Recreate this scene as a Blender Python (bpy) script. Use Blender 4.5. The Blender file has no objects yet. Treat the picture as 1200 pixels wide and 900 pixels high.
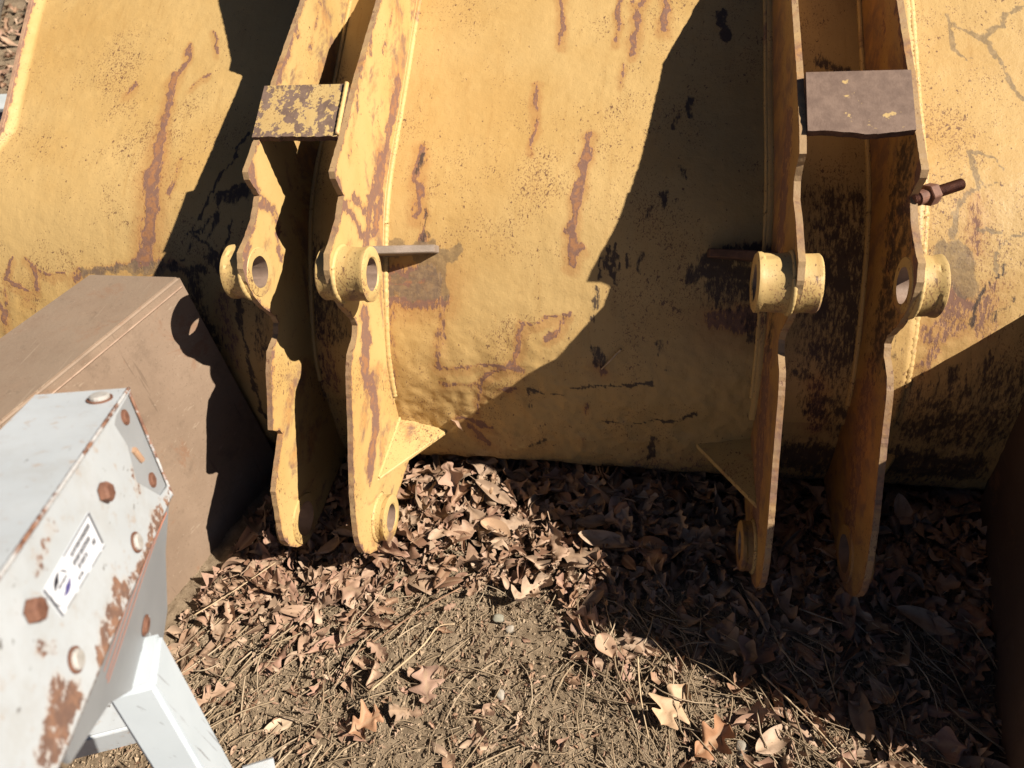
import bpy, bmesh, math, random
import numpy as np
from mathutils import Vector, Matrix, geometry, noise as mnoise

random.seed(7)
rng = np.random.default_rng(11)
SC = bpy.context.scene
COL = SC.collection

# ------------------------------------------------------------------ camera
cam_data = bpy.data.cameras.new('camera')
cam = bpy.data.objects.new('camera', cam_data)
COL.objects.link(cam)
CR = Vector((0.98429, 0.15405, -0.08625))
CU = Vector((-0.04499, 0.69126, 0.72121))
CW = Vector((-0.17073, 0.70600, -0.68733))
CP = Vector((0.0, 0.0, 1.6))
m = Matrix(((CR.x, CU.x, -CW.x, CP.x), (CR.y, CU.y, -CW.y, CP.y), (CR.z, CU.z, -CW.z, CP.z), (0, 0, 0, 1)))
cam.matrix_world = m
cam_data.sensor_width = 36.0
cam_data.lens = 874.5 / 1200 * 36.0
cam_data.clip_start = 0.02
cam_data.clip_end = 500.0
cam_data.dof.use_dof = True
cam_data.dof.focus_distance = 1.72
cam_data.dof.aperture_fstop = 4.2
SC.camera = cam

# ------------------------------------------------------------------ light
SUN_TO = Vector((0.195, -0.030, 0.167)).normalized()
world = bpy.data.worlds.new('World')
SC.world = world
world.use_nodes = True
wn = world.node_tree.nodes
sky = wn.new('ShaderNodeTexSky')
sky.sky_type = 'NISHITA'
sky.sun_disc = False
sky.sun_elevation = math.asin(SUN_TO.z)
sky.air_density = 0.2
sky.dust_density = 0.3
sky.sun_rotation = math.atan2(SUN_TO.x, SUN_TO.y)
world.node_tree.links.new(sky.outputs[0], wn['Background'].inputs['Color'])
wn['Background'].inputs['Strength'].default_value = 0.05
sun_d = bpy.data.lights.new('sun', 'SUN')
sun_d.energy = 5.0
sun_d.angle = math.radians(0.53)
sun_d.color = (1.0, 0.92, 0.80)
sun = bpy.data.objects.new('sun', sun_d)
COL.objects.link(sun)
sun.rotation_euler = (-SUN_TO).to_track_quat('-Z', 'Y').to_euler()
SC.view_settings.view_transform = 'Standard'
SC.view_settings.look = 'None'
SC.view_settings.exposure = 0.98
SC.view_settings.gamma = 1.0
SC.cycles.max_bounces = 5
SC.cycles.diffuse_bounces = 1

# ------------------------------------------------------------------ helpers
def tag(o, label=None, cat=None, group=None, kind=None):
    if label: o['label'] = label
    if cat: o['category'] = cat
    if group: o['group'] = group
    if kind: o['kind'] = kind
    return o

def empty(name, loc, label, cat, group=None):
    o = bpy.data.objects.new(name, None)
    o.location = loc
    o.empty_display_size = 0.1
    COL.objects.link(o)
    return tag(o, label, cat, group)

def abs_loc(o):
    p = Vector(o.location)
    while o.parent:
        o = o.parent
        p = p + Vector(o.location)
    return p

def link(name, me, mat=None, parent=None, origin=None):
    """mesh data are written in world coordinates; the object is placed at origin (or its parent's origin)"""
    o = bpy.data.objects.new(name, me)
    COL.objects.link(o)
    if mat is not None and not me.materials:
        me.materials.append(mat)
    base = abs_loc(parent) if parent else Vector((0, 0, 0))
    org = Vector(origin) if origin is not None else base
    if org.length > 0:
        me.transform(Matrix.Translation(-org))
    if parent: o.parent = parent
    o.location = org - base
    return o

def bm_obj(name, bm, mat, parent=None, smooth=False, origin=None):
    me = bpy.data.meshes.new(name)
    bmesh.ops.recalc_face_normals(bm, faces=bm.faces)
    bm.to_mesh(me); bm.free()
    if smooth:
        me.polygons.foreach_set('use_smooth', [True] * len(me.polygons))
    return link(name, me, mat, parent, origin)

def np_mesh(name, verts, faces, attrs=None, smooth=True):
    me = bpy.data.meshes.new(name)
    verts = np.asarray(verts, np.float32); faces = np.asarray(faces, np.int32)
    k = faces.shape[1]
    me.vertices.add(len(verts)); me.vertices.foreach_set('co', verts.ravel())
    me.loops.add(faces.size); me.loops.foreach_set('vertex_index', faces.ravel())
    me.polygons.add(len(faces)); me.polygons.foreach_set('loop_start', np.arange(0, faces.size, k, dtype=np.int32))
    me.update(calc_edges=True)
    me.polygons.foreach_set('use_smooth', np.full(len(faces), smooth))
    for n, a in (attrs or {}).items():
        at = me.attributes.new(n, 'FLOAT', 'POINT')
        at.data.foreach_set('value', np.asarray(a, np.float32))
    me.validate()
    return me

def hash2(ix, iy, seed):
    h = (ix * 374761393 + iy * 668265263 + seed * 974634777) & 0xFFFFFFFF
    h = ((h ^ (h >> 13)) * 1274126177) & 0xFFFFFFFF
    return ((h ^ (h >> 16)) & 0xFFFF) / 65535.0

def vnoise(x, y, seed=0):
    x = np.asarray(x, float); y = np.asarray(y, float)
    ix = np.floor(x).astype(np.int64); iy = np.floor(y).astype(np.int64)
    fx = x - ix; fy = y - iy
    fx = fx * fx * (3 - 2 * fx); fy = fy * fy * (3 - 2 * fy)
    a = hash2(ix, iy, seed); b = hash2(ix + 1, iy, seed); c = hash2(ix, iy + 1, seed); d = hash2(ix + 1, iy + 1, seed)
    return (a * (1 - fx) + b * fx) * (1 - fy) + (c * (1 - fx) + d * fx) * fy

def fbm(x, y, seed=0, octv=4):
    t = 0; amp = 0.5; s = 0
    for i in range(octv):
        t = t + amp * vnoise(x * 2 ** i, y * 2 ** i, seed + i * 17); s += amp; amp *= 0.5
    return t / s

def catmull(pts, n=24):
    P = np.array(pts, float); out = []
    for i in range(len(P) - 1):
        p0 = P[max(i - 1, 0)]; p1 = P[i]; p2 = P[i + 1]; p3 = P[min(i + 2, len(P) - 1)]
        for k in range(n):
            u = k / n
            out.append(.5 * ((2 * p1) + (-p0 + p2) * u + (2 * p0 - 5 * p1 + 4 * p2 - p3) * u * u + (-p0 + 3 * p1 - 3 * p2 + p3) * u ** 3))
    out.append(P[-1])
    return np.array(out)

def stroke_field(a, b, strokes, types, soft=0.5, wob=None):
    """largest stroke strength at every point (a, b): 1 on the stroke's line, fading at its width"""
    f = np.zeros(len(a))
    # ragged, wandering outlines: warp the surface coordinates a little first
    wa = (fbm(a * 22, b * 22, 91, 4) - 0.5) * 0.030 + (fbm(a * 90, b * 70, 93, 3) - 0.5) * 0.010
    wb = (fbm(a * 22, b * 22, 95, 4) - 0.5) * 0.030 + (fbm(a * 90, b * 70, 97, 3) - 0.5) * 0.012
    a = a + wa; b = b + wb
    for ty, w, s, pts in strokes:
        if ty not in types: continue
        hw = w * 0.5
        for i in range(len(pts) - 1):
            (x0, y0), (x1, y1) = pts[i], pts[i + 1]
            R = hw * 1.9 + 0.004
            sel = np.where((a > min(x0, x1) - R) & (a < max(x0, x1) + R) & (b > min(y0, y1) - R) & (b < max(y0, y1) + R))[0]
            if not len(sel): continue
            ax = a[sel]; bx = b[sel]
            dx, dy = x1 - x0, y1 - y0
            L2 = dx * dx + dy * dy + 1e-12
            t = np.clip(((ax - x0) * dx + (bx - y0) * dy) / L2, 0, 1)
            d = np.hypot(ax - x0 - t * dx, bx - y0 - t * dy)
            if wob is not None: d = d + wob[sel] * min(hw, 0.012) * 0.8
            v = s * np.clip((hw * 1.45 - d) / (hw * 0.9 + 1e-6), 0, 1)
            f[sel] = np.maximum(f[sel], v)
    return f

# ------------------------------------------------------------------ materials
class NT:
    def __init__(self, name):
        self.m = bpy.data.materials.new(name); self.m.use_nodes = True
        self.t = self.m.node_tree; self.n = self.t.nodes; self.l = self.t.links
        self.b = self.n['Principled BSDF']
        self.co = self.n.new('ShaderNodeTexCoord').outputs['Object']
    def noise(self, scale, detail=4, rough=0.6, vec=None, stretch=None, dist=0.0):
        v = vec or self.co
        if stretch:
            mp = self.n.new('ShaderNodeMapping'); mp.inputs['Scale'].default_value = stretch
            self.l.new(v, mp.inputs['Vector']); v = mp.outputs[0]
        x = self.n.new('ShaderNodeTexNoise'); x.inputs['Scale'].default_value = scale
        x.inputs['Detail'].default_value = detail; x.inputs['Roughness'].default_value = rough
        x.inputs['Distortion'].default_value = dist
        self.l.new(v, x.inputs['Vector']); return x.outputs['Fac']
    def voro(self, scale, feature='F1'):
        x = self.n.new('ShaderNodeTexVoronoi'); x.feature = feature; x.inputs['Scale'].default_value = scale
        self.l.new(self.co, x.inputs['Vector']); return x.outputs['Distance']
    def attr(self, name):
        x = self.n.new('ShaderNodeAttribute'); x.attribute_name = name; return x.outputs['Fac']
    def math(self, op, a, b=None, clamp=False):
        x = self.n.new('ShaderNodeMath'); x.operation = op; x.use_clamp = clamp
        for i, v in enumerate((a, b)):
            if v is None: continue
            if isinstance(v, (int, float)): x.inputs[i].default_value = v
            else: self.l.new(v, x.inputs[i])
        return x.outputs[0]
    def step(self, v, lo, hi):
        x = self.n.new('ShaderNodeMapRange'); x.interpolation_type = 'SMOOTHSTEP'
        x.inputs['From Min'].default_value = lo; x.inputs['From Max'].default_value = hi
        self.l.new(v, x.inputs['Value']); return x.outputs[0]
    def col(self, c):
        x = self.n.new('ShaderNodeRGB'); x.outputs[0].default_value = (*c, 1); return x.outputs[0]
    def mix(self, f, a, b):
        x = self.n.new('ShaderNodeMix'); x.data_type = 'RGBA'
        fi, ai, bi = x.inputs[0], x.inputs[6], x.inputs[7]
        if isinstance(f, (int, float)): fi.default_value = f
        else: self.l.new(f, fi)
        for v, s in ((a, ai), (b, bi)):
            if isinstance(v, tuple): s.default_value = (*v, 1)
            else: self.l.new(v, s)
        return x.outputs[2]
    def bump(self, h, strength=0.4, dist=0.002, prev=None):
        x = self.n.new('ShaderNodeBump'); x.inputs['Strength'].default_value = strength; x.inputs['Distance'].default_value = dist
        self.l.new(h, x.inputs['Height'])
        if prev: self.l.new(prev, x.inputs['Normal'])
        return x.outputs[0]
    def out(self, color, rough, normal=None, spec=0.35, metal=0.0):
        if isinstance(color, tuple): self.b.inputs['Base Color'].default_value = (*color, 1)
        else: self.l.new(color, self.b.inputs['Base Color'])
        if isinstance(rough, (int, float)): self.b.inputs['Roughness'].default_value = rough
        else: self.l.new(rough, self.b.inputs['Roughness'])
        self.b.inputs['Specular IOR Level'].default_value = spec
        self.b.inputs['Metallic'].default_value = metal
        if normal: self.l.new(normal, self.b.inputs['Normal'])
        return self.m

RUST_PURPLE = (0.165, 0.090, 0.070)
RUST_ORANGE = (0.34, 0.145, 0.050)

def yellow_paint(name, base=(0.455, 0.304, 0.124), alt=(0.415, 0.258, 0.092), speck=0.5, wear=0.0, wear_stretch=None, use_attr=True, patch=None, lumps=0.35):
    k = NT(name)
    big = k.noise(2.3, 5, 0.6); mid = k.noise(14, 5, 0.65); fine = k.noise(215, 3, 0.65, stretch=(1.25, 0.8, 0.8)); fine2 = k.noise(85, 3, 0.65, stretch=(1.3, 0.75, 0.75))
    c = k.mix(k.step(big, 0.35, 0.68), base, alt)
    c = k.mix(k.math('MULTIPLY', k.step(mid, 0.5, 0.75), 0.45), c, (0.50, 0.335, 0.135))
    streak = k.noise(9, 5, 0.7, stretch=(5.0, 0.55, 0.55))
    c = k.mix(k.math('MULTIPLY', k.step(streak, 0.52, 0.75), 0.35), c, (0.32, 0.175, 0.055))
    # rust specks where the coat is pitted
    dens = k.math('MULTIPLY', k.math('SUBTRACT', k.step(k.noise(4.2, 5, 0.7), 0.34, 0.68), 0.42), 1.7)
    sp = k.step(k.math('ADD', fine, k.math('MULTIPLY', dens, 0.10)), 0.672 - 0.05 * speck, 0.705 - 0.05 * speck)
    c = k.mix(k.math('MULTIPLY', sp, 0.75), c, (0.17, 0.085, 0.042))
    sp2 = k.step(k.math('ADD', fine2, k.math('MULTIPLY', dens, 0.06)), 0.700 - 0.05 * speck, 0.722 - 0.05 * speck)
    c = k.mix(k.math('MULTIPLY', sp2, 0.85), c, (0.12, 0.062, 0.038))
    h = k.math('ADD', k.math('MULTIPLY', k.noise(150, 3, 0.6), 0.5), k.math('MULTIPLY', fine, 0.5))
    rmask = None
    if wear > 0:
        w1 = k.noise(3.6, 7, 0.72, stretch=wear_stretch or (1, 1, 1), dist=0.6)
        wm = k.step(w1, 0.60 - 0.12 * wear, 0.68 - 0.10 * wear)
        wcol = k.mix(k.step(k.noise(18, 4, 0.7), 0.4, 0.65), RUST_PURPLE, (0.40, 0.205, 0.075))
        c = k.mix(k.math('MULTIPLY', wm, 0.80), c, wcol)
    if patch:
        pm = k.step(k.noise(patch[0], 5, 0.68, stretch=patch[2]), patch[1], patch[1] + 0.035)
        c = k.mix(pm, c, k.mix(k.step(k.noise(30, 4, 0.7), 0.35, 0.7), (0.14, 0.092, 0.070), (0.20, 0.135, 0.102)))
    if use_attr:
        jag = k.math('SUBTRACT', k.noise(75, 5, 0.75, stretch=(1.9, 0.55, 0.55)), 0.5)
        brk = k.math('ADD', k.math('MULTIPLY', k.noise(19, 4, 0.7), 1.5), 0.25)
        ra = k.math('MULTIPLY', k.attr('rust'), brk); da = k.math('MULTIPLY', k.attr('dark'), brk); ga = k.math('MULTIPLY', k.attr('scuff'), brk)
        bl = k.step(k.math('ADD', k.attr('bleed'), k.math('MULTIPLY', jag, 0.5)), 0.10, 1.0)
        c = k.mix(k.math('MULTIPLY', bl, 0.62), c, (0.33, 0.160, 0.055))
        halo = k.step(k.math('ADD', ra, k.math('MULTIPLY', jag, 0.9)), 0.05, 0.75)
        c = k.mix(k.math('MULTIPLY', halo, 0.55), c, RUST_ORANGE)
        core = k.step(k.math('ADD', ra, k.math('MULTIPLY', jag, 2.0)), 0.46, 0.66)
        rc = k.mix(k.step(k.math('ADD', ra, k.math('MULTIPLY', k.math('SUBTRACT', k.noise(42, 5, 0.75), 0.5), 1.9)), 0.86, 1.22), RUST_PURPLE, (0.27, 0.125, 0.058))
        c = k.mix(k.math('MULTIPLY', core, 0.9), c, rc)
        sm = k.step(k.math('ADD', ga, k.math('MULTIPLY', jag, 1.2)), 0.28, 0.62)
        c = k.mix(k.math('MULTIPLY', sm, 0.72), c, k.mix(k.step(k.noise(60, 4, 0.7), 0.4, 0.65), (0.135, 0.098, 0.062), (0.23, 0.160, 0.085)))
        dm = k.step(k.math('ADD', da, k.math('MULTIPLY', jag, 2.5)), 0.26, 0.80)
        c = k.mix(k.math('MULTIPLY', dm, 0.93), c, (0.050, 0.034, 0.028))
        h = k.math('SUBTRACT', h, k.math('MULTIPLY', core, 0.6))
        rmask = core
    nrm = k.bump(h, 0.5, 0.0012)
    nrm = k.bump(k.noise(28, 4, 0.6), lumps, 0.006, nrm)
    rough = k.math('ADD', k.math('MULTIPLY', rmask, 0.3) if rmask else 0.0, 0.52)
    return k.out(c, rough, nrm, 0.3)

def rusty_steel(name, a, b, scale=6.0, stretch=None, rough=0.7, bumpd=0.001, flecks=0.3):
    k = NT(name)
    c = k.mix(k.step(k.noise(scale, 5, 0.65, stretch=stretch), 0.32, 0.70), a, b)
    c = k.mix(k.math('MULTIPLY', k.step(k.noise(120, 4, 0.7), 0.55, 0.72), flecks), c, tuple(x * 0.45 for x in a))
    c = k.mix(k.math('MULTIPLY', k.step(k.noise(60, 3, 0.7), 0.66, 0.74), flecks * 0.8), c, tuple(min(1, x * 1.7) for x in b))
    n = k.bump(k.noise(180, 4, 0.7), 0.5, bumpd)
    return k.out(c, rough, n, 0.3)

M_SHELL = yellow_paint('shell_yellow_paint', speck=0.7, lumps=0.34)
M_LUG = yellow_paint('lug_yellow_paint', base=(0.49, 0.335, 0.135), alt=(0.44, 0.28, 0.10), speck=0.3, wear=0.80, wear_stretch=(1, 1.0, 1.0), lumps=0.15)
M_LUG_GRIME_SHADE = yellow_paint('grimy_and_shaded_lug_paint', base=(0.40, 0.24, 0.085), alt=(0.32, 0.17, 0.055), speck=0.8, wear=1.15, lumps=0.2)
M_BOSS = yellow_paint('boss_yellow_paint', base=(0.48, 0.335, 0.14), alt=(0.42, 0.28, 0.105), speck=0.9, wear=0.6, use_attr=False, lumps=0.1)
M_CHIPPED = yellow_paint('chipped_cross_plate_paint', base=(0.46, 0.325, 0.14), alt=(0.42, 0.28, 0.115), speck=0.5, use_attr=False, patch=(34, 0.478, (1.0, 0.8, 0.8)), lumps=0.05)
M_WELD = yellow_paint('weld_yellow_paint', base=(0.50, 0.345, 0.145), alt=(0.43, 0.27, 0.10), speck=0.5, wear=0.3, use_attr=False, lumps=0.3)
M_EDGE = yellow_paint('torch_cut_edge_paint_and_rust', base=(0.34, 0.225, 0.115), alt=(0.25, 0.155, 0.09), speck=0.9, use_attr=False, wear=1.25, lumps=0.3)
M_RUSTEDGE = rusty_steel('rusty_plate_edge', (0.27, 0.15, 0.105), (0.40, 0.255, 0.16), scale=22, rough=0.6, flecks=0.55)
M_BARE = rusty_steel('bare_brown_steel', (0.115, 0.080, 0.066), (0.16, 0.115, 0.096), scale=12, rough=0.5, flecks=0.25)
M_DARKEDGE_SHADE = rusty_steel('dark_burnt_edge_and_rib_shade', (0.055, 0.032, 0.026), (0.11, 0.06, 0.045), scale=40, rough=0.8)
M_BORE = rusty_steel('pin_bore_steel', (0.20, 0.135, 0.10), (0.26, 0.18, 0.135), scale=20, rough=0.5)
M_BOLT = rusty_steel('rusty_bolt_steel', (0.11, 0.050, 0.034), (0.20, 0.095, 0.060), scale=60, rough=0.7, flecks=0.5)

# ------------------------------------------------------------------ the yellow bucket
bucket = empty('digger_bucket', (-0.18, 1.40, -0.12), 'big worn yellow steel bucket, its rust streaked back carrying two pairs of lugs', 'bucket')

PROF = catmull([(3.05,1.30),(2.6,1.165),(2.185,.96),(1.879,.794),(1.673,.686),(1.556,.582),(1.431,.403),(1.378,.276),(1.364,.125),(1.362,.06),(1.367,.0),(1.385,-.055),(1.43,-.095),(1.5,-.118),(1.8,-.125)])
PS = np.concatenate([[0], np.cumsum(np.linalg.norm(np.diff(PROF, axis=0), axis=1))])
def shell_yz(s):
    return np.interp(s, PS, PROF[:, 0]), np.interp(s, PS, PROF[:, 1])
def shell_frame(s):
    """point and outward normal of the shell's profile"""
    y, z = shell_yz(s); y2, z2 = shell_yz(s + 0.01)
    t = np.array([y2 - y, z2 - z]); t /= np.linalg.norm(t)
    return float(y), float(z), np.array([t[1], -t[0]])     # outward = towards the camera side
def shell_s_at_z(z):
    i = np.where(PROF[:, 1] > -0.05)[0]
    return float(np.interp(-z, -PROF[i, 1], PS[i]))

# stains, scratches, grime, other dark marks and painted shade on the shell: (kind, width, strength, [(x, distance along the profile), ...]) in metres
SHELL_STAINS_SHADE = [
('r',0.0144,1,[(-0.254,0.941),(-0.244,1.098)]),
('r',0.0123,1,[(-0.102,0.95),(-0.105,1.104)]),
('r',0.0164,1,[(-0.046,0.953),(-0.052,1.009),(-0.068,1.137)]),
('r',0.0123,0.8,[(-0.068,0.966),(-0.052,1.023)]),
('r',0.0164,1,[(0.012,0.956),(0.014,1.071)]),
('r',0.0082,0.8,[(-0.084,1.171),(-0.092,1.237)]),
('r',0.0103,1,[(-0.303,1.217),(-0.299,1.31),(-0.299,1.431)]),
('r',0.0185,1,[(-0.154,1.386),(-0.168,1.491),(-0.182,1.581),(-0.182,1.727)]),
('r',0.0144,0.9,[(-0.178,1.707),(-0.158,1.69)]),
('r',0.0226,1,[(-0.59,1.417),(-0.586,1.514),(-0.582,1.609)]),
('d',0.0164,0.8,[(-0.587,1.438),(-0.582,1.489)]),
('d',0.0144,0.7,[(-0.56,1.594),(-0.553,1.674)]),
('r',0.0144,0.8,[(-0.563,1.594),(-0.557,1.695)]),
('g',0.0287,1,[(-0.654,1.692),(-0.48,1.705)]),
('g',0.0369,1,[(-0.654,1.805),(-0.518,1.802)]),
('r',0.0451,0.8,[(-0.648,1.827),(-0.507,1.823)]),
('g',0.0287,1,[(-0.512,1.712),(-0.506,1.808)]),
('r',0.082,0.95,[(-0.647,1.779),(-0.551,1.773)]),
('g',0.0328,0.9,[(-0.552,1.712),(-0.54,1.787)]),
('g',0.0246,0.8,[(-0.642,1.77),(-0.54,1.759)]),
('r',0.0185,0.55,[(-0.509,1.819),(-0.529,2.001)]),
('r',0.0205,0.5,[(-0.644,1.845),(-0.673,2.154)]),
('r',0.0072,1,[(-0.197,1.851),(-0.253,1.862),(-0.301,1.872),(-0.309,1.938),(-0.323,1.987),(-0.36,2.001),(-0.416,2.034),(-0.442,2.151)]),
('r',0.0123,0.9,[(-0.191,1.845),(-0.21,1.886),(-0.241,1.911)]),
('r',0.0103,0.8,[(-0.538,1.997),(-0.466,1.998),(-0.359,1.994)]),
('r',0.0164,0.75,[(-0.527,1.986),(-0.522,2.006)]),
('r',0.0103,0.6,[(-0.529,2.051),(-0.431,2.046)]),
('r',0.0164,0.65,[(-0.377,2.065),(-0.322,2.059)]),
('r',0.0246,0.7,[(-0.33,1.987),(-0.315,2.001)]),
('r',0.0185,0.9,[(-0.486,2.173),(-0.409,2.2)]),
('r',0.0246,0.8,[(-0.465,2.204),(-0.417,2.272)]),
('d',0.0123,0.75,[(-0.296,2.068),(-0.287,2.115)]),
('d',0.0082,0.8,[(-0.291,2.06),(-0.244,2.071)]),
('d',0.0082,0.7,[(-0.226,2.073),(-0.19,2.073)]),
('d',0.0082,0.9,[(-0.172,2.047),(-0.035,2.032)]),
('d',0.0144,1,[(-0.035,2.032),(0.022,2.022)]),
('d',0.0369,0.85,[(-0.119,1.942),(-0.107,1.964)]),
('r',0.0246,0.7,[(-0.112,1.971),(-0.098,1.996)]),
('d',0.0072,0.8,[(-0.102,2.167),(-0.048,2.157)]),
('d',0.0072,0.8,[(-0.012,2.154),(0.055,2.143),(0.098,2.131)]),
('d',0.0082,0.9,[(0.062,2.143),(0.139,2.11)]),
('d',0.0144,0.8,[(0.034,2.204),(0.03,2.334)]),
('d',0.0144,0.7,[(-0.298,2.28),(-0.25,2.241)]),
('d',0.0103,0.8,[(-0.119,1.784),(-0.121,1.864)]),
('r',0.0123,0.5,[(-0.146,2.088),(-0.133,2.132)]),
('r',0.0103,0.5,[(-0.157,2.219),(-0.149,2.247)]),
('d',0.0082,0.9,[(-0.112,1.706),(-0.112,1.759)]),
('d',0.0082,0.9,[(-0.098,1.689),(-0.097,1.757)]),
('d',0.0082,0.9,[(-0.084,1.681),(-0.083,1.754)]),
('d',0.0062,0.8,[(-0.07,1.705),(-0.07,1.758)]),
('d',0.0123,0.7,[(-0.077,1.746),(-0.072,1.767)]),
('d',0.0082,0.8,[(-0.048,1.705),(-0.044,1.741)]),
('d',0.0082,0.8,[(-0.014,1.696),(-0.015,1.755)]),
('d',0.0103,0.6,[(0.033,1.91),(0.039,1.953)]),
('d',0.0082,0.6,[(0.055,1.98),(0.07,1.988)]),
('d',0.0205,1,[(0.157,1.017),(0.169,1.099)]),
('d',0.0185,0.9,[(0.082,1.288),(0.088,1.344)]),
('d',0.0144,0.6,[(0.06,1.318),(0.051,1.369)]),
('d',0.0185,0.8,[(0.029,1.555),(0.042,1.58)]),
('d',0.0103,0.6,[(0.008,1.591),(-0.005,1.626)]),
('d',0.0123,0.6,[(0.074,1.48),(0.086,1.515)]),
('d',0.0533,1,[(0.147,1.706),(0.288,1.689)]),
('d',0.041,0.9,[(0.109,1.742),(0.291,1.739)]),
('d',0.0697,0.8,[(0.171,1.782),(0.295,1.789)]),
('d',0.123,0.45,[(0.188,1.791),(0.295,1.799)]),
('r',0.0615,0.75,[(0.172,1.853),(0.25,1.851)]),
('d',0.0451,0.6,[(0.251,1.861),(0.261,1.891)]),
('d',0.0062,0.8,[(0.109,1.734),(0.086,1.753)]),
('r',0.0123,1,[(-1.342,1.054),(-1.336,1.12),(-1.356,1.172)]),
('r',0.0205,1,[(-1.36,1.158),(-1.361,1.274),(-1.352,1.375)]),
('r',0.0349,1,[(-1.352,1.375),(-1.34,1.486)]),
('r',0.0451,1,[(-1.342,1.486),(-1.332,1.61),(-1.345,1.743)]),
('r',0.0103,0.8,[(-1.275,1.014),(-1.24,1.094)]),
('r',0.0123,0.8,[(-1.252,1.161),(-1.295,1.203)]),
('r',0.0144,0.8,[(-1.477,1.192),(-1.495,1.227)]),
('r',0.0103,0.7,[(-1.277,1.446),(-1.273,1.486)]),
('r',0.0103,0.7,[(-1.276,1.517),(-1.29,1.557)]),
('g',0.0246,1,[(-1.548,1.779),(-1.401,1.763),(-1.241,1.757)]),  # grey line on the shell above the beam's end
('r',0.0246,0.7,[(-1.575,1.787),(-1.4,1.753),(-1.241,1.748)]),
('r',0.0072,0.9,[(-1.697,1.782),(-1.555,1.768)]),
('r',0.0103,0.9,[(-1.721,1.735),(-1.691,1.773),(-1.691,1.825)]),
('r',0.0103,0.9,[(-1.778,1.76),(-1.787,1.791),(-1.756,1.81),(-1.713,1.826)]),
('r',0.0103,0.8,[(-1.762,1.731),(-1.785,1.774)]),
('r',0.0164,0.9,[(-1.831,1.853),(-1.806,1.889),(-1.808,1.926)]),
('r',0.0082,0.7,[(-1.739,1.85),(-1.717,1.855)]),
('r',0.0082,0.7,[(-1.791,1.827),(-1.791,1.864)]),
('d',0.0082,1,[(-1.086,1.364),(-1.133,1.487),(-1.167,1.566),(-1.204,1.636),(-1.218,1.666)]),
('d',0.0082,1,[(-1.07,1.518),(-1.134,1.552),(-1.14,1.608),(-1.169,1.636),(-1.206,1.666)]),
('d',0.0082,0.9,[(-1.169,1.636),(-1.206,1.7),(-1.263,1.746)]),
('d',0.0492,0.85,[(-1.105,1.566),(-1.066,1.542)]),
('d',0.0164,1,[(-1.137,1.55),(-1.139,1.636)]),
('d',0.0123,0.9,[(-1.206,1.666),(-1.156,1.699),(-1.125,1.744)]),
('d',0.0123,0.9,[(-1.144,1.636),(-1.168,1.688),(-1.139,1.722),(-1.115,1.744)]),
('d',0.0103,0.9,[(-1.082,1.631),(-1.114,1.699),(-1.132,1.733)]),
('d',0.0287,0.8,[(-1.156,1.722),(-1.083,1.766)]),
('d',0.0328,0.75,[(-1.272,1.758),(-1.183,1.763)]),
('d',0.0164,0.9,[(-1.115,1.762),(-1.086,1.822),(-1.079,1.891),(-1.064,1.974),(-1.077,2.085),(-1.076,2.216)]),
('d',0.0492,0.7,[(-1.21,1.791),(-1.192,1.883),(-1.167,1.978)]),
('r',0.0513,0.5,[(-1.12,1.835),(-1.122,2.029)]),
('d',0.0451,0.5,[(-1.011,1.809),(-1.013,1.997)]),
('g',0.0103,0.8,[(0.692,1.054),(0.703,1.153),(0.73,1.187),(0.748,1.177)]),
('g',0.0123,0.75,[(0.71,1.081),(0.78,1.132),(0.803,1.206),(0.843,1.303)]),
('g',0.0123,0.7,[(0.777,1.119),(0.818,1.078),(0.879,1.027)]),
('g',0.0123,0.8,[(0.709,1.446),(0.726,1.506),(0.721,1.527),(0.679,1.578),(0.664,1.65)]),
('g',0.0082,0.8,[(0.715,1.45),(0.768,1.455),(0.78,1.489)]),
('g',0.0103,0.6,[(0.731,1.506),(0.733,1.537),(0.76,1.527)]),
('g',0.0082,0.9,[(0.828,1.62),(0.779,1.66),(0.767,1.692),(0.765,1.73)]),
('g',0.0082,0.7,[(0.728,1.632),(0.769,1.635)]),
('r',0.041,0.5,[(0.715,1.558),(0.724,1.674)]),
('g',0.0574,0.9,[(0.658,1.69),(0.696,1.716),(0.709,1.759)]),
('r',0.0697,0.75,[(0.673,1.793),(0.706,1.817)]),
('r',0.0615,0.6,[(0.641,1.878),(0.693,1.857)]),
('d',0.0103,0.8,[(0.791,1.71),(0.746,1.778),(0.734,1.855)]),
('d',0.0082,0.7,[(0.817,1.786),(0.779,1.835)]),
('r',0.0574,0.5,[(0.771,1.768),(0.756,1.864)]),
('r',0.0328,0.6,[(0.65,1.949),(0.669,1.887)]),
('d',0.246,0.55,[(0.726,2.086),(0.84,2.028)]),
('d',0.0205,0.7,[(0.714,1.946),(0.725,2.114)]),
('d',0.0164,0.6,[(0.779,1.903),(0.786,2.031)]),
('d',0.0164,0.9,[(0.41,1.562),(0.429,1.579),(0.433,1.615),(0.424,1.648)]),
('d',0.0164,0.9,[(0.41,1.589),(0.418,1.639)]),
('d',0.2255,0.62,[(0.445,1.619),(0.457,1.895)]),
('d',0.0246,0.9,[(0.408,1.698),(0.406,1.816)]),
('d',0.0328,0.8,[(0.47,1.735),(0.466,1.895)]),
('d',0.0369,0.9,[(0.438,1.678),(0.444,1.756)]),
('d',0.0287,0.8,[(0.469,1.658),(0.481,1.755)]),
('d',0.0287,0.8,[(0.386,1.175),(0.445,1.192)]),
('d',0.0123,0.8,[(0.365,1.874),(0.369,1.882)]),
('d',0.0185,0.9,[(0.358,1.966),(0.367,1.97)]),
('d',0.0185,0.9,[(0.384,1.965),(0.39,1.969)]),
('d',0.0533,0.7,[(0.483,1.874),(0.471,1.936)]),
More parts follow.
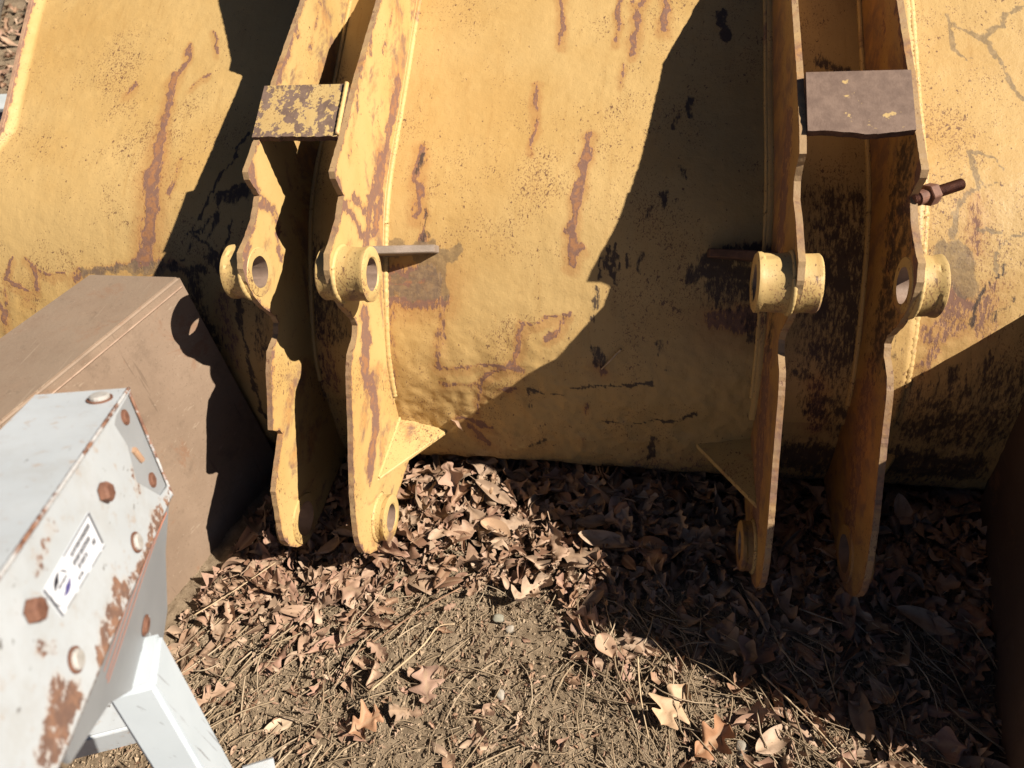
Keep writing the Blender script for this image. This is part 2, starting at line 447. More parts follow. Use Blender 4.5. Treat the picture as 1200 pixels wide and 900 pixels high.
('d',0.123,0.5,[(0.429,2.052),(0.493,2.131)]),
('d',0.0205,0.9,[(0.438,2.046),(0.483,2.075)]),
('r',0.0492,0.6,[(0.409,1.981),(0.434,2.136)]),
('d',0.1435,0.8,[(0.401,2.249),(0.549,2.252)]),  # shade painted at the bottom of the right lugs' bay
('d',0.123,0.8,[(0.629,2.244),(0.815,2.26)]),  # shade painted along the shell's underside at right
('d',0.1435,0.6,[(0.677,2.117),(0.816,2.135)]),  # shade painted low on the shell's right
('d',0.041,0.6,[(0.359,1.757),(0.374,1.817)]),
('d',0.123,0.7,[(-0.922,1.435),(-0.914,1.807)]),
('d',0.123,0.6,[(-0.864,1.717),(-0.822,1.895)]),
('d',0.123,0.55,[(-0.907,1.897),(-0.893,2.105)]),
('d',0.0533,0.7,[(-0.962,1.324),(-0.926,1.041)]),
('r',0.0615,0.6,[(-0.834,1.895),(-0.834,2.071)])]

def x_left(s):
    s = np.asarray(s, float)
    return -1.906 + (np.minimum(s, 1.35) - 0.866) * 0.115 - np.clip(s - 1.35, 0, 0.5) * 0.42
def build_shell():
    s = np.concatenate([np.arange(0.0, 0.80, 0.02), np.arange(0.80, 2.40, 0.0058), np.arange(2.40, PS[-1], 0.02)])
    u = np.concatenate([np.linspace(0, 1, 478), 1 + np.linspace(0, 1, 30)[1:]])
    Sg, Ug = np.meshgrid(s, u, indexing='ij')
    xl = x_left(Sg)
    X = np.where(Ug <= 1, xl + (1.02 - xl) * Ug, 1.02 + (Ug - 1) * 0.55)
    Y, Z = shell_yz(Sg)
    Y2, Z2 = shell_yz(Sg + 0.01)
    ty, tz = Y2 - Y, Z2 - Z
    L = np.hypot(ty, tz) + 1e-9
    ny, nz = tz / L, -ty / L
    low = np.clip((Sg - 1.75) / 0.45, 0, 1)
    d = (fbm(X * 3.0, Sg * 3.0, 3, 3) - 0.5) * 0.010
    d += (fbm(X * 26, Sg * 22, 5, 3) - 0.5) * (0.0012 + 0.0085 * low)
    d += (fbm(X * 70, Sg * 70, 9, 2) - 0.5) * (0.0006 + 0.0034 * low)
    # a fillet rising to the side plate on the left edge
    e = np.clip(1 - (X - xl) / 0.022, 0, 1)
    d += 0.020 * e
    Y = Y + ny * d; Z = Z + nz * d
    a = X.ravel(); b = Sg.ravel()
    wob = (fbm(a * 60, b * 22, 21, 4) - 0.5) * 3.0
    rust = stroke_field(a, b, SHELL_STAINS_SHADE, 'r', wob=wob)
    dark = stroke_field(a, b, SHELL_STAINS_SHADE, 'd', wob=wob)
    scuff = stroke_field(a, b, SHELL_STAINS_SHADE, 'g', wob=wob)
    bleed = stroke_field(a, b - 0.012, [(t, max(w * 2.6, 0.03), s_ * 0.8, p) for t, w, s_, p in SHELL_STAINS_SHADE if t == 'r'], 'r')
    rust = np.maximum(rust, np.clip(1.15 - np.abs(a - xl.ravel() + 0.004) / 0.012, 0, 1))
    zz = Z.ravel(); lowm = np.clip((0.16 - zz) / 0.22, 0, 1) * np.clip((zz + 0.11) / 0.05, 0, 1)
    splash = lowm * (0.25 + 0.9 * fbm(a * 7, b * 9, 77, 4))
    rust = np.maximum(rust, 0.62 * splash); scuff = np.maximum(scuff, 0.55 * np.clip((0.02 - zz) / 0.10, 0, 1) * fbm(a * 9, b * 12, 79, 4) * 1.6)
    n0, n1 = Sg.shape
    idx = np.arange(n0 * n1).reshape(n0, n1)
    F = np.stack([idx[:-1, :-1], idx[:-1, 1:], idx[1:, 1:], idx[1:, :-1]], -1).reshape(-1, 4)
    me = np_mesh('shell', np.stack([X, Y, Z], -1).reshape(-1, 3), F, {'rust': rust, 'dark': dark, 'scuff': scuff, 'bleed': bleed})
    return link('shell', me, M_SHELL, bucket)
build_shell()

def prism_yz(name, outline, x0, x1, mat, parent, x0b=None):
    bm = bmesh.new()
    a = [bm.verts.new((x0 if x0b is None else x0b[i], y, z)) for i, (y, z) in enumerate(outline)]
    f = bm.faces.new(a)
    r = bmesh.ops.extrude_face_region(bm, geom=[f])
    for v in r['geom']:
        if isinstance(v, bmesh.types.BMVert): v.co.x += x1 - x0
    return bm_obj(name, bm, mat, parent)

# side plates of the bucket: left one closes the shell's left end, right one is beyond the frame
sp = [shell_yz(s) for s in np.linspace(0.0, PS[-1] - 0.05, 40)]
def side_plate(leftish):
    bm = bmesh.new()
    ss = np.linspace(0.0, PS[-1] - 0.05, 60)
    outer = []
    for s in ss:
        y, z, n = shell_frame(s)
        outer.append((s, y + n[0] * 0.020, z + n[1] * 0.020))
    inner = [(s, y + 0.35 * (0.8 if z > 0.3 else 1), z - (0.18 if z > 0.3 else -0.02)) for s, y, z in outer]
    rows = []
    for (s, y, z), (s2, y2, z2) in zip(outer, inner):
        xx = float(x_left(s)) - 0.001 if leftish else 1.572
        t = -0.011 if leftish else 0.024
        rows.append([bm.verts.new((xx, y, z)), bm.verts.new((xx + t, y, z)), bm.verts.new((xx + t, y2, z2)), bm.verts.new((xx, y2, z2))])
    for a, b in zip(rows[:-1], rows[1:]):
        for i in range(4):
            bm.faces.new((a[i], a[(i + 1) % 4], b[(i + 1) % 4], b[i]))
    bm.faces.new(rows[0]); bm.faces.new(rows[-1][::-1])
    return bm_obj('side_plate', bm, M_RUSTEDGE if leftish else M_LUG, bucket)
side_plate(True); side_plate(False)

# backing pads the lugs are welded to
def pad(x0, x1):
    bm = bmesh.new()
    ss = np.arange(0.35, 2.12, 0.012)
    nx = max(2, int((x1 - x0) / 0.012))
    xs = np.linspace(x0, x1, nx)
    grid = []
    for s in ss:
        y, z, n = shell_frame(s)
        row = []
        for x in xs:
            w = 0.011 + (float(fbm(x * 30, s * 30, 31, 3)) - 0.5) * 0.003
            row.append(bm.verts.new((x, y + n[0] * w, z + n[1] * w)))
        grid.append(row)
    for a, b in zip(grid[:-1], grid[1:]):
        for i in range(nx - 1):
            bm.faces.new((a[i], a[i + 1], b[i + 1], b[i]))
    # edges down into the shell
    for col in (0, nx - 1):
        low = []
        for j, s in enumerate(ss):
            y, z, n = shell_frame(s)
            low.append(bm.verts.new((xs[col] + (-0.002 if col == 0 else 0.002), y - n[0] * 0.006, z - n[1] * 0.006)))
        for j in range(len(ss) - 1):
            bm.faces.new((grid[j][col], grid[j + 1][col], low[j + 1], low[j]))
    a = [];  b = []
    for v in bm.verts:
        pass
    me = bpy.data.meshes.new('backing_pad'); bmesh.ops.recalc_face_normals(bm, faces=bm.faces); bm.to_mesh(me); bm.free()
    me.polygons.foreach_set('use_smooth', [True] * len(me.polygons))
    co = np.zeros(len(me.vertices) * 3); me.vertices.foreach_get('co', co); co = co.reshape(-1, 3)
    sv = np.interp(-co[:, 2], -PROF[:, 1], PS)
    wob = (fbm(co[:, 0] * 45, sv * 45, 21, 4) - 0.5) * 2.4
    for nm, ty in (('rust', 'r'), ('dark', 'd'), ('scuff', 'g')):
        at = me.attributes.new(nm, 'FLOAT', 'POINT')
        at.data.foreach_set('value', stroke_field(co[:, 0], sv, SHELL_STAINS_SHADE, ty, wob=wob).astype(np.float32))
    return link('backing_pad', me, M_SHELL, bucket)
pad(-0.985, -0.664); pad(0.272, 0.612)

# weld beads: rippled tubes along the seams
def bead(path, r0, mat, seed, parent=bucket):
    bm = bmesh.new(); n = 8
    rr = random.Random(seed)
    rings = []
    pts = []
    for a, b in zip(path[:-1], path[1:]):
        a, b = Vector(a), Vector(b); k = max(1, int((b - a).length / 0.0045))
        pts += [a.lerp(b, j / k) for j in range(k)]
    pts.append(Vector(path[-1]))
    for i, p in enumerate(pts):
        t = (pts[min(i + 1, len(pts) - 1)] - pts[max(i - 1, 0)]).normalized()
        u = t.orthogonal().normalized(); w = t.cross(u)
        r = r0 * (1 + 0.06 * math.sin(i * 2.1) + rr.uniform(-0.07, 0.07))
        rings.append([bm.verts.new(p + (u * math.cos(2 * math.pi * q / n) + w * math.sin(2 * math.pi * q / n)) * r) for q in range(n)])
    for a, b in zip(rings[:-1], rings[1:]):
        for q in range(n): bm.faces.new((a[q], a[(q + 1) % n], b[(q + 1) % n], b[q]))
    bm.faces.new(rings[0]); bm.faces.new(rings[-1])
    return bm_obj('weld_bead', bm, mat, parent, smooth=True)

# lug plates ------------------------------------------------------------
XA, XB, XC, XD = -0.8716, -0.6715, 0.2911, 0.5031
PT = 0.0135
BOSS_U = (1.284, 0.668); BOSS_L = (1.097, 0.020); BOSS_LA = (1.068, 0.028)
FRONT = [(1.93,1.076),(1.878,1.054),(1.606,.957),(1.475,.900),(1.378,.866),(1.374,.850),(1.392,.800),(1.345,.770),(1.290,.751),(1.250,.743),(1.229,.715),(1.224,.685),(1.229,.645),(1.245,.600),(1.277,.545),(1.281,.522),(1.262,.502),(1.212,.490),(1.178,.455),(1.150,.410),(1.104,.338),(1.060,.275),(1.022,.218),(.990,.155),(.972,.110),(.965,.076),(.972,.042),(.992,.004),(1.028,-.032),(1.085,-.050),(1.14,-.052),(1.19,-.050),(1.26,-.048),(1.34,-.050)]
TOP_A = [(2.40,1.36),(2.15,1.325),(1.97,1.142),(1.94,1.125)]
TOP_C = [(2.45,1.19),(2.12,1.096),(2.05,1.087)]
PLATE_STAINS_A = [('r',0.0342,0.75,[(1.801,1.027),(1.627,0.969)]),('r',0.0266,0.55,[(1.965,1.024),(1.843,0.951)]),('r',0.0342,0.85,[(1.393,0.881),(1.385,0.824),(1.424,0.736)]),('r',0.038,0.9,[(1.36,0.806),(1.265,0.746)]),('r',0.0228,0.8,[(1.265,0.746),(1.224,0.673)]),('r',0.0266,0.7,[(1.416,0.706),(1.39,0.64)]),('r',0.0266,0.7,[(1.227,0.531),(1.198,0.455)]),('r',0.0152,0.6,[(1.158,0.464),(1.087,0.364)]),('r',0.0152,0.7,[(1.094,0.327),(0.993,0.241)])]
PLATE_STAINS_B = [('r',0.0418,1,[(1.891,0.851),(1.758,0.784),(1.625,0.713),(1.514,0.634)]),('r',0.0494,0.9,[(1.65,0.746),(1.526,0.699),(1.438,0.64)]),('r',0.0266,0.8,[(1.375,0.84),(1.399,0.762),(1.425,0.667)]),('r',0.0266,0.75,[(1.825,1.06),(1.728,0.987)]),('r',0.0304,0.5,[(1.962,1.018),(1.832,0.949)]),('r',0.057,1,[(1.331,0.516),(1.309,0.449)]),('r',0.0494,0.95,[(1.292,0.464),(1.237,0.373)]),('r',0.0494,0.95,[(1.263,0.349),(1.223,0.235),(1.117,0.175)]),('r',0.0152,0.55,[(1.183,0.48),(1.129,0.393)]),('r',0.0228,0.5,[(1.669,0.99),(1.462,0.844)]),('r',0.0152,0.6,[(1.517,0.956),(1.421,0.885)]),('r',0.0266,0.7,[(1.438,0.772),(1.515,0.646)])]

def resample(pts, step, jit, seed, closed=True):
    out = []
    r = random.Random(seed)
    n = len(pts)
    for i in range(n if closed else n - 1):
        a = Vector(pts[i]); b = Vector(pts[(i + 1) % n])
        k = max(1, int((b - a).length / step))
        for j in range(k):
            p = a.lerp(b, j / k)
            p += Vector((r.uniform(-jit, jit), r.uniform(-jit, jit)))
            out.append((p.x, p.y))
    return out

def circle(c, r, n=40):
    return [(c[0] + r * math.cos(2 * math.pi * i / n), c[1] + r * math.sin(2 * math.pi * i / n)) for i in range(n)]

iA = FRONT.index((1.104,.338))
FRONT_A = FRONT[:iA] + [(1.108,.352),(1.098,.338),(1.124,.312),(1.126,.296),(1.085,.266),(1.060,.250),(1.012,.212)] + FRONT[iA + 3:]
FRONT_C = FRONT[:4] + [(1.430,.873),(1.437,.845),(1.434,.812),(1.405,.786),(1.345,.775),(1.290,.755)] + FRONT[9:]
def lug_plate(xc, top, stains, seed, bore=0.040):
    front = resample(top + (FRONT_C if xc == XC else FRONT_A if xc == XA else FRONT), 0.009, 0.0011, seed, closed=False) + [FRONT[-1]]
    # back edge: just inside the shell, from its underside up to the top
    back = []
    s1 = float(np.interp(-(-0.05), -PROF[:, 1], PS))
    for s in np.linspace(s1, PS[0] + 0.55, 60):
        y, z, n = shell_frame(s)
        back.append((y - n[0] * 0.008, z - n[1] * 0.008))
    outer = front + back
    h1 = circle(BOSS_U, bore); h2 = circle(BOSS_LA if xc == XA else BOSS_L, bore if xc in (XB, XC) else 0.049)
    loops = [[Vector((y, z, 0)) for y, z in L] for L in (outer, h1, h2)]
    tris = geometry.tessellate_polygon(loops)
    flat = [p for L in (outer, h1, h2) for p in L]
    bm = bmesh.new()
    vs = [bm.verts.new((xc - PT / 2, y, z)) for y, z in flat]
    for t in tris:
        try: bm.faces.new([vs[i] for i in t])
        except ValueError: pass
    for ax, lo, hi in ((1, 0.97, 2.1), (2, -0.09, 1.1)):
        c = lo
        while c < hi:
            no = [0, 0, 0]; no[ax] = 1; co = [0, 0, 0]; co[ax] = c
            bmesh.ops.bisect_plane(bm, geom=bm.verts[:] + bm.edges[:] + bm.faces[:], plane_co=co, plane_no=no, dist=1e-5)
            c += 0.016
    src = bm.faces[:]
    r = bmesh.ops.extrude_face_region(bm, geom=src)
    for v in r['geom']:
        if isinstance(v, bmesh.types.BMVert): v.co.x += PT
    bmesh.ops.recalc_face_normals(bm, faces=bm.faces)
    me = bpy.data.meshes.new('lug_plate')
    for f in bm.faces:
        f.material_index = 0 if abs(f.normal.x) > 0.7 else 1
    bm.to_mesh(me); bm.free()
    me.materials.append(M_LUG_GRIME_SHADE if xc in (XC, XD) else M_LUG); me.materials.append(M_EDGE)
    co = np.zeros(len(me.vertices) * 3); me.vertices.foreach_get('co', co); co = co.reshape(-1, 3)
    a, b = co[:, 1], co[:, 2]
    if xc == XD: stains = stains + [('d', .16, .62, [(1.47, .80), (1.36, .66), (1.30, .50)]), ('d', .10, .5, [(1.36, .80), (1.30, .62)]), ('r', .12, .6, [(1.30, .40), (1.15, .10)])]
    if xc == XC: stains = [('r', .10, .75, [(1.60, .86), (1.42, .60)]), ('d', .06, .6, [(1.40, .56), (1.36, .45)]), ('r', .14, .7, [(1.35, .40), (1.14, .08)])]
    wob = (fbm(a * 45, b * 45, 41, 4) - 0.5) * 2.4
    rust = stroke_field(a, b, stains, 'r', wob=wob)
    fr = np.array(front)
    d = np.full(len(a), 9.0)
    for i in range(0, len(fr)):
        d = np.minimum(d, np.hypot(a - fr[i, 0], b - fr[i, 1]))
    rust = np.maximum(rust, np.clip(0.75 - d / 0.016, 0, 0.6))
    dark = stroke_field(a, b, stains, 'd', wob=wob)
    for nm, arr in (('rust', rust), ('dark', dark), ('scuff', np.zeros(len(a)))):
        at = me.attributes.new(nm, 'FLOAT', 'POINT'); at.data.foreach_set('value', arr.astype(np.float32))
    return link('lug_plate', me, None, bucket, origin=(xc, 1.3, 0.4))

def lathe_x(bm, yc, zc, prof, n=40, wob=0.0, seed=0):
    """revolve (x, radius) pairs about the x axis; the profile is a closed loop"""
    rings = []
    for i in range(n):
        th = 2 * math.pi * i / n
        ring = []
        for j, (x, r) in enumerate(prof):
            rr = r + wob * (float(vnoise(math.cos(th) * 3 + j * 1.7, math.sin(th) * 3 + seed)) - 0.5)
            ring.append(bm.verts.new((x, yc + rr * math.cos(th), zc + rr * math.sin(th))))
        rings.append(ring)
    k = len(prof)
    for i in range(n):
        a, b = rings[i], rings[(i + 1) % n]
        for j in range(k):
            f = bm.faces.new((a[j], a[(j + 1) % k], b[(j + 1) % k], b[j]))
            f.material_index = 1 if (abs(prof[j][1] - prof[(j + 1) % k][1]) < 1e-4 and prof[j][1] < 0.051) else 0

def pin_boss(plate, xc, c, out_sign, long_, short_, r=0.0595, seed=0, bore=0.0365):
    """tube through the plate: long_ sticks out on out_sign's side, short_ on the other"""
    bm = bmesh.new()
    e = PT / 2
    p = [(-short_, bore), (-short_, r - 0.004), (-short_ + 0.004, r), (-e - 0.010, r - 0.001), (-e + 0.001, r + 0.002), (e - 0.001, r + 0.003), (e + 0.008, r + 0.001), (e + 0.022, r), (long_ - 0.016, r - 0.001), (long_ - 0.011, r + 0.002), (long_ - 0.003, r + 0.002), (long_, r - 0.003), (long_, bore + 0.003), (long_ - 0.003, bore)]
    if short_ < 0.012: p = [(-short_, bore), (-short_, r - 0.005), (-e + 0.001, r - 0.003)] + p[5:]
    p = [(xc + out_sign * x, rr) for x, rr in p]
    lathe_x(bm, c[0], c[1], p, 48, 0.0022, seed)
    bmesh.ops.recalc_face_normals(bm, faces=bm.faces)
    me = bpy.data.meshes.new('pin_boss'); bm.to_mesh(me); bm.free()
    me.materials.append(M_LUG_GRIME_SHADE if (c[1] < 0.3 and xc > 0) else M_BOSS); me.materials.append(M_BORE)  # right lower bosses take the darker paint as painted shade
    me.polygons.foreach_set('use_smooth', [True] * len(me.polygons))
    me.set_sharp_from_angle(angle=math.radians(38))
    for nm in ('rust', 'dark', 'scuff'): me.attributes.new(nm, 'FLOAT', 'POINT')
    return link('pin_boss', me, None, plate, origin=(xc, c[0], c[1]))

SPEC = [(XA, TOP_A, PLATE_STAINS_A, 1, -1), (XB, TOP_C, PLATE_STAINS_B, 2, 1), (XC, TOP_C, PLATE_STAINS_B, 3, -1), (XD, TOP_C, PLATE_STAINS_A, 4, 1)]
for xc, top, st, seed, sg in SPEC:
    pl = lug_plate(xc, top, st, seed)
    outerlug = xc in (XA, XD)
    pin_boss(pl, xc, BOSS_U, sg, 0.058 if outerlug else 0.0765, (PT / 2 + 0.0015) if outerlug else (0.036 if xc == XB else 0.047), seed=seed)
    for cc, rr_ in ((BOSS_U, 0.0605), (BOSS_LA if xc == XA else BOSS_L, 0.061)):
        x_ = xc + sg * (PT / 2 + 0.001)
        bead([(x_, cc[0] + rr_ * math.cos(t_ * 0.0628), cc[1] + rr_ * math.sin(t_ * 0.0628)) for t_ in range(101)], 0.006, M_BOSS, seed + 90, pl)
    pin_boss(pl, xc, BOSS_LA if xc == XA else BOSS_L, sg, 0.040, (PT / 2 + 0.004) if outerlug else 0.018, r=0.072 if outerlug else 0.0595, seed=seed + 7, bore=0.046 if outerlug else 0.0365)

# cross plates between each pair, proud of the front edges
def cross_plate(x0, x1, mat, seed, lift=0.0):
    bm = bmesh.new()
    a = Vector((0, 1.590, 0.966)); b = Vector((0, 1.466, 0.902))
    d = (b - a); L = d.length; d /= L
    nrm = Vector((0, d.z, -d.y))
    if nrm.y > 0: nrm = -nrm
    nx, ns = 26, 12
    T = 0.016
    g = []
    for i in range(nx + 1):
        row = []
        for j in range(ns + 1):
            x = x0 + (x1 - x0) * i / nx
            t = j / ns
            ext = 0.0
            if j == ns:
                ext = (float(fbm(i * 0.9, seed * 3.1, seed, 3)) - 0.5) * 0.006
                if seed == 2: ext += 0.010 * math.exp(-((i / nx - 0.62) / 0.30) ** 2)
            p = a + d * (L * t + ext) + nrm * (0.002 + lift + 0.0008 * (float(fbm(i * 0.15, j * 0.2, seed, 2)) - 0.5))
            row.append(bm.verts.new((x, p.y, p.z)))
        g.append(row)
    for i in range(nx):
        for j in range(ns):
            bm.faces.new((g[i][j], g[i + 1][j], g[i + 1][j + 1], g[i][j + 1]))
    r = bmesh.ops.extrude_face_region(bm, geom=bm.faces[:])
    for v in r['geom']:
        if isinstance(v, bmesh.types.BMVert): v.co -= nrm * T
    bmesh.ops.recalc_face_normals(bm, faces=bm.faces)
    me = bpy.data.meshes.new('cross_plate')
    for f in bm.faces:
        f.material_index = 0 if f.normal.dot(nrm) > 0.8 else 1
    bm.to_mesh(me); bm.free()
    me.materials.append(mat); me.materials.append(M_DARKEDGE_SHADE)
    return link('cross_plate', me, None, bucket)
M_BARE_CHIP = yellow_paint('bare_steel_with_paint_flakes', base=(0.46, 0.325, 0.14), alt=(0.42, 0.28, 0.115), use_attr=False, patch=(17, 0.345, (1.0, 1.0, 1.0)), lumps=0.05)
cp = cross_plate(XA - PT / 2 - 0.001, XB - PT / 2 - 0.0005, M_CHIPPED, 1); cp['label'] = 'cross plate with chipped yellow paint'
cp = cross_plate(XC + PT / 2 + 0.0005, XD - PT / 2 - 0.0005, M_BARE_CHIP, 2); cp['label'] = 'bare brown cross plate with a burnt lower edge'

# gussets by the lower bosses and the small ribs beside the upper ones
def tri_plate(name, P, thick, mat, up=(0, 0, 1)):
    bm = bmesh.new()
    v = [bm.verts.new(p) for p in P]
    f = bm.faces.new(v)
    bmesh.ops.recalc_face_normals(bm, faces=[f])
    r = bmesh.ops.extrude_face_region(bm, geom=[f])
    for q in r['geom']:
        if isinstance(q, bmesh.types.BMVert): q.co -= Vector(up) * thick
    bmesh.ops.bevel(bm, geom=bm.edges[:], offset=0.0025, segments=1, affect='EDGES')
    return bm_obj(name, bm, mat, bucket)
for xc, sg, h in ((XA, -1, 0), (XB, 1, 0), (XC, -1, 0), (XD, 1, 0)):
    e = xc + sg * (PT / 2 - 0.002)
    tri_plate('gusset', [(e, 1.385, 0.118), (xc + sg * 0.145, 1.378, 0.086), (xc + sg * 0.137, 1.352, 0.084), (e, 1.142, 0.116)], 0.012, M_BOSS)
M_RIB = rusty_steel('scoured_rib_steel', (0.17, 0.13, 0.10), (0.24, 0.185, 0.15), scale=14, rough=0.45)
for xc, sg in ((XB, 1), (XC, -1)):
    e = xc + sg * (PT / 2 - 0.002)
    s0 = shell_s_at_z(0.562); y0, z0, n0 = shell_frame(s0)
    y1, z1, n1 = shell_frame(s0 - 0.012)
    tri_plate('stiffener_rib', [(e, y0 - n0[0] * .01, z0 - n0[1] * .01), (e, y0 + n0[0] * .105, z0 + n0[1] * .105), (xc + sg * 0.148, y1 + n0[0] * .028, z1 + n0[1] * .028), (xc + sg * 0.152, y1 - n0[0] * .01, z1 - n0[1] * .01)], 0.020, M_RIB if sg > 0 else M_DARKEDGE_SHADE, up=(0, -n0[1], n0[0]) if n0[0] > 0 else (0, n0[1], -n0[0]))  # right rib gets the darker steel, its shade put into the colour

def seam(x, s0, s1, off=0.0):
    out = []
    for s in np.linspace(s0, s1, 40):
        y, z, n = shell_frame(s)
        out.append((x, y + n[0] * off, z + n[1] * off))
    return out
bead(seam(XB + PT / 2 + 0.003, 0.45, 2.10, 0.001), 0.0085, M_WELD, 1)
bead(seam(0.613, 0.45, 2.00, 0.001), 0.011, M_WELD, 2)
bead(seam(0.271, 0.45, 2.05, 0.001), 0.007, M_WELD, 3)
bead(seam(XA + PT / 2 + 0.003, 0.45, 2.05, 0.012), 0.007, M_WELD, 4)
bead(seam(XD - PT / 2 - 0.003, 0.45, 2.05, 0.012), 0.007, M_WELD, 5)
bead(seam(XC + PT / 2 + 0.003, 0.45, 2.05, 0.012), 0.007, M_WELD, 6)
bead([(XB - PT / 2 - 0.001, 1.588, 0.970), (XB - PT / 2 - 0.001, 1.468, 0.906)], 0.0055, M_WELD, 7)
bead([(XB + PT / 2 + 0.001, 1.37, 0.121), (XB + PT / 2 + 0.001, 1.15, 0.119)], 0.006, M_WELD, 8)

# threaded clamp bolt sticking out of the right lug
M_THREAD = rusty_steel('dark_thread_rust', (0.10, 0.042, 0.032), (0.19, 0.085, 0.055), scale=80, rough=0.65)
def cyl_axis(bm, p0, p1, r, n=20, threads=False):
    p0, p1 = Vector(p0), Vector(p1); ax = (p1 - p0); L = ax.length; ax /= L
    u = ax.orthogonal().normalized(); w = ax.cross(u)
    k = int(L / 0.0016) if threads else 1
    rings = []
    for i in range(k + 1):
        rr = r * (1 - (0.13 if (threads and i % 2) else 0))
        c = p0 + ax * (L * i / k)
        rings.append([bm.verts.new(c + (u * math.cos(2 * math.pi * q / n) + w * math.sin(2 * math.pi * q / n)) * rr) for q in range(n)])
    for a, b in zip(rings[:-1], rings[1:]):
        for q in range(n): bm.faces.new((a[q], a[(q + 1) % n], b[(q + 1) % n], b[q]))
    bm.faces.new(rings[0][::-1]); bm.faces.new(rings[-1])
BA = Vector((0.105, 0.061, 0.002)).normalized(); B0 = Vector((XD - 0.002, 1.388, 0.795))
bm = bmesh.new(); cyl_axis(bm, B0, B0 + BA * 0.118, 0.0118, 20, True)
bolt = bm_obj('clamp_bolt', bm, M_THREAD, bucket, origin=B0)
bm = bmesh.new(); cyl_axis(bm, B0 + BA * 0.032, B0 + BA * 0.052, 0.0225, 6)
bmesh.ops.bevel(bm, geom=bm.edges[:], offset=0.0015, segments=1, affect='EDGES')
bm_obj('nut', bm, M_BOLT, bolt)
bm = bmesh.new(); cyl_axis(bm, B0 + BA * 0.012, B0 + BA * 0.032, 0.0145, 20)
bm_obj('spacer', bm, M_BOLT, bolt)

# ------------------------------------------------------------------ the two brown steel beams
def beam_mat(name, a, b_, dust):
    k = NT(name)
    c = k.mix(k.step(k.noise(2.6, 6, 0.7), 0.32, 0.68), a, b_)
    c = k.mix(k.math('MULTIPLY', k.step(k.noise(13, 6, 0.75), 0.52, 0.70), 0.5), c, tuple(x * 0.72 for x in a))
    c = k.mix(k.math('MULTIPLY', k.step(k.noise(5, 6, 0.75, dist=0.8), 0.56, 0.66), 0.55), c, (0.205, 0.105, 0.060))
    scr = k.step(k.noise(60, 3, 0.6, stretch=(1.0, 0.06, 0.9)), 0.655, 0.70)
    c = k.mix(k.math('MULTIPLY', scr, 0.55), c, dust)
    scr2 = k.step(k.noise(40, 3, 0.6, stretch=(1.0, 0.9, 0.05)), 0.66, 0.70)
    c = k.mix(k.math('MULTIPLY', scr2, 0.4), c, tuple(x * 0.5 for x in a))
    c = k.mix(k.math('MULTIPLY', k.step(k.noise(150, 4, 0.7), 0.57, 0.70), 0.4), c, tuple(x * 0.5 for x in a))
    c = k.mix(k.math('MULTIPLY', k.step(k.noise(85, 3, 0.7), 0.64, 0.70), 0.5), c, dust)
    geo = k.n.new('ShaderNodeNewGeometry'); sep = k.n.new('ShaderNodeSeparateXYZ'); k.l.new(geo.outputs['Normal'], sep.inputs[0])
    up = k.math('MULTIPLY', k.step(sep.outputs['Z'], 0.6, 0.95), 0.55)
    c = k.mix(k.math('MULTIPLY', up, k.step(k.noise(9, 5, 0.7), 0.30, 0.62)), c, tuple(0.8 * x for x in dust))
    n = k.bump(k.noise(170, 4, 0.7), 0.45, 0.001)
    n = k.bump(k.noise(7, 4, 0.6), 0.25, 0.01, n)
    return k.out(c, 0.66, n, 0.3)
M_BEAM = beam_mat('weathered_brown_beam_paint', (0.190, 0.132, 0.092), (0.240, 0.170, 0.120), (0.29, 0.22, 0.16))
M_BEAM_SHADE = beam_mat('brown_beam_paint_darkened_as_shade', (0.070, 0.046, 0.035), (0.095, 0.063, 0.048), (0.12, 0.085, 0.065))  # darker copy of the beam paint: the right beam's shade put into its colour
def beam(name, P, label, mat=M_BEAM):
    """P: eight corners, top back-left, back-right, front-right, front-left, then the same at the bottom"""
    bm = bmesh.new()
    v = [bm.verts.new(p) for p in P]
    for f in ((0, 1, 2, 3), (7, 6, 5, 4), (0, 4, 5, 1), (1, 5, 6, 2), (2, 6, 7, 3), (3, 7, 4, 0)):
        bm.faces.new([v[i] for i in f])
    bmesh.ops.recalc_face_normals(bm, faces=bm.faces)
    bmesh.ops.bevel(bm, geom=bm.edges[:], offset=0.007, segments=3, affect='EDGES')
    bmesh.ops.recalc_face_normals(bm, faces=bm.faces)
    org = sum((Vector(p) for p in P[4:]), Vector()) / 4
    o = bm_obj(name, bm, mat, None, origin=org)
    me = o.data
    me.polygons.foreach_set('use_smooth', [True] * len(me.polygons)); me.set_sharp_from_angle(angle=math.radians(25))
    return tag(o, label, 'beam')
def along(p, k, dx=-0.276): return (p[0] + dx * k, p[1] - k, p[2])
tl, tr = (-1.383, 1.358, 0.600), (-1.128, 1.356, 0.600)
bl, brr = (-1.40, 1.357, -0.15), (-1.085, 1.355, -0.15)
lb = beam('steel_beam', [tl, tr, along(tr, 1.05), along(tl, 1.05, -0.30), bl, brr, along(brr, 1.05), along(bl, 1.05, -0.30)], 'brown painted steel box beam on the ground at left, its end close to the yellow bucket')
M_BSEAM = rusty_steel('beam_seam_weld', (0.23, 0.15, 0.105), (0.31, 0.215, 0.155), scale=30, rough=0.6)
tr2 = along(tr, 1.05)
tr1 = along(tr, 0.012)
bead([(tr1[0] + 0.0015, tr1[1], tr1[2] - 0.0245), (tr2[0] + 0.0015, tr2[1], tr2[2] - 0.0245)], 0.0026, M_BSEAM, 52, lb)
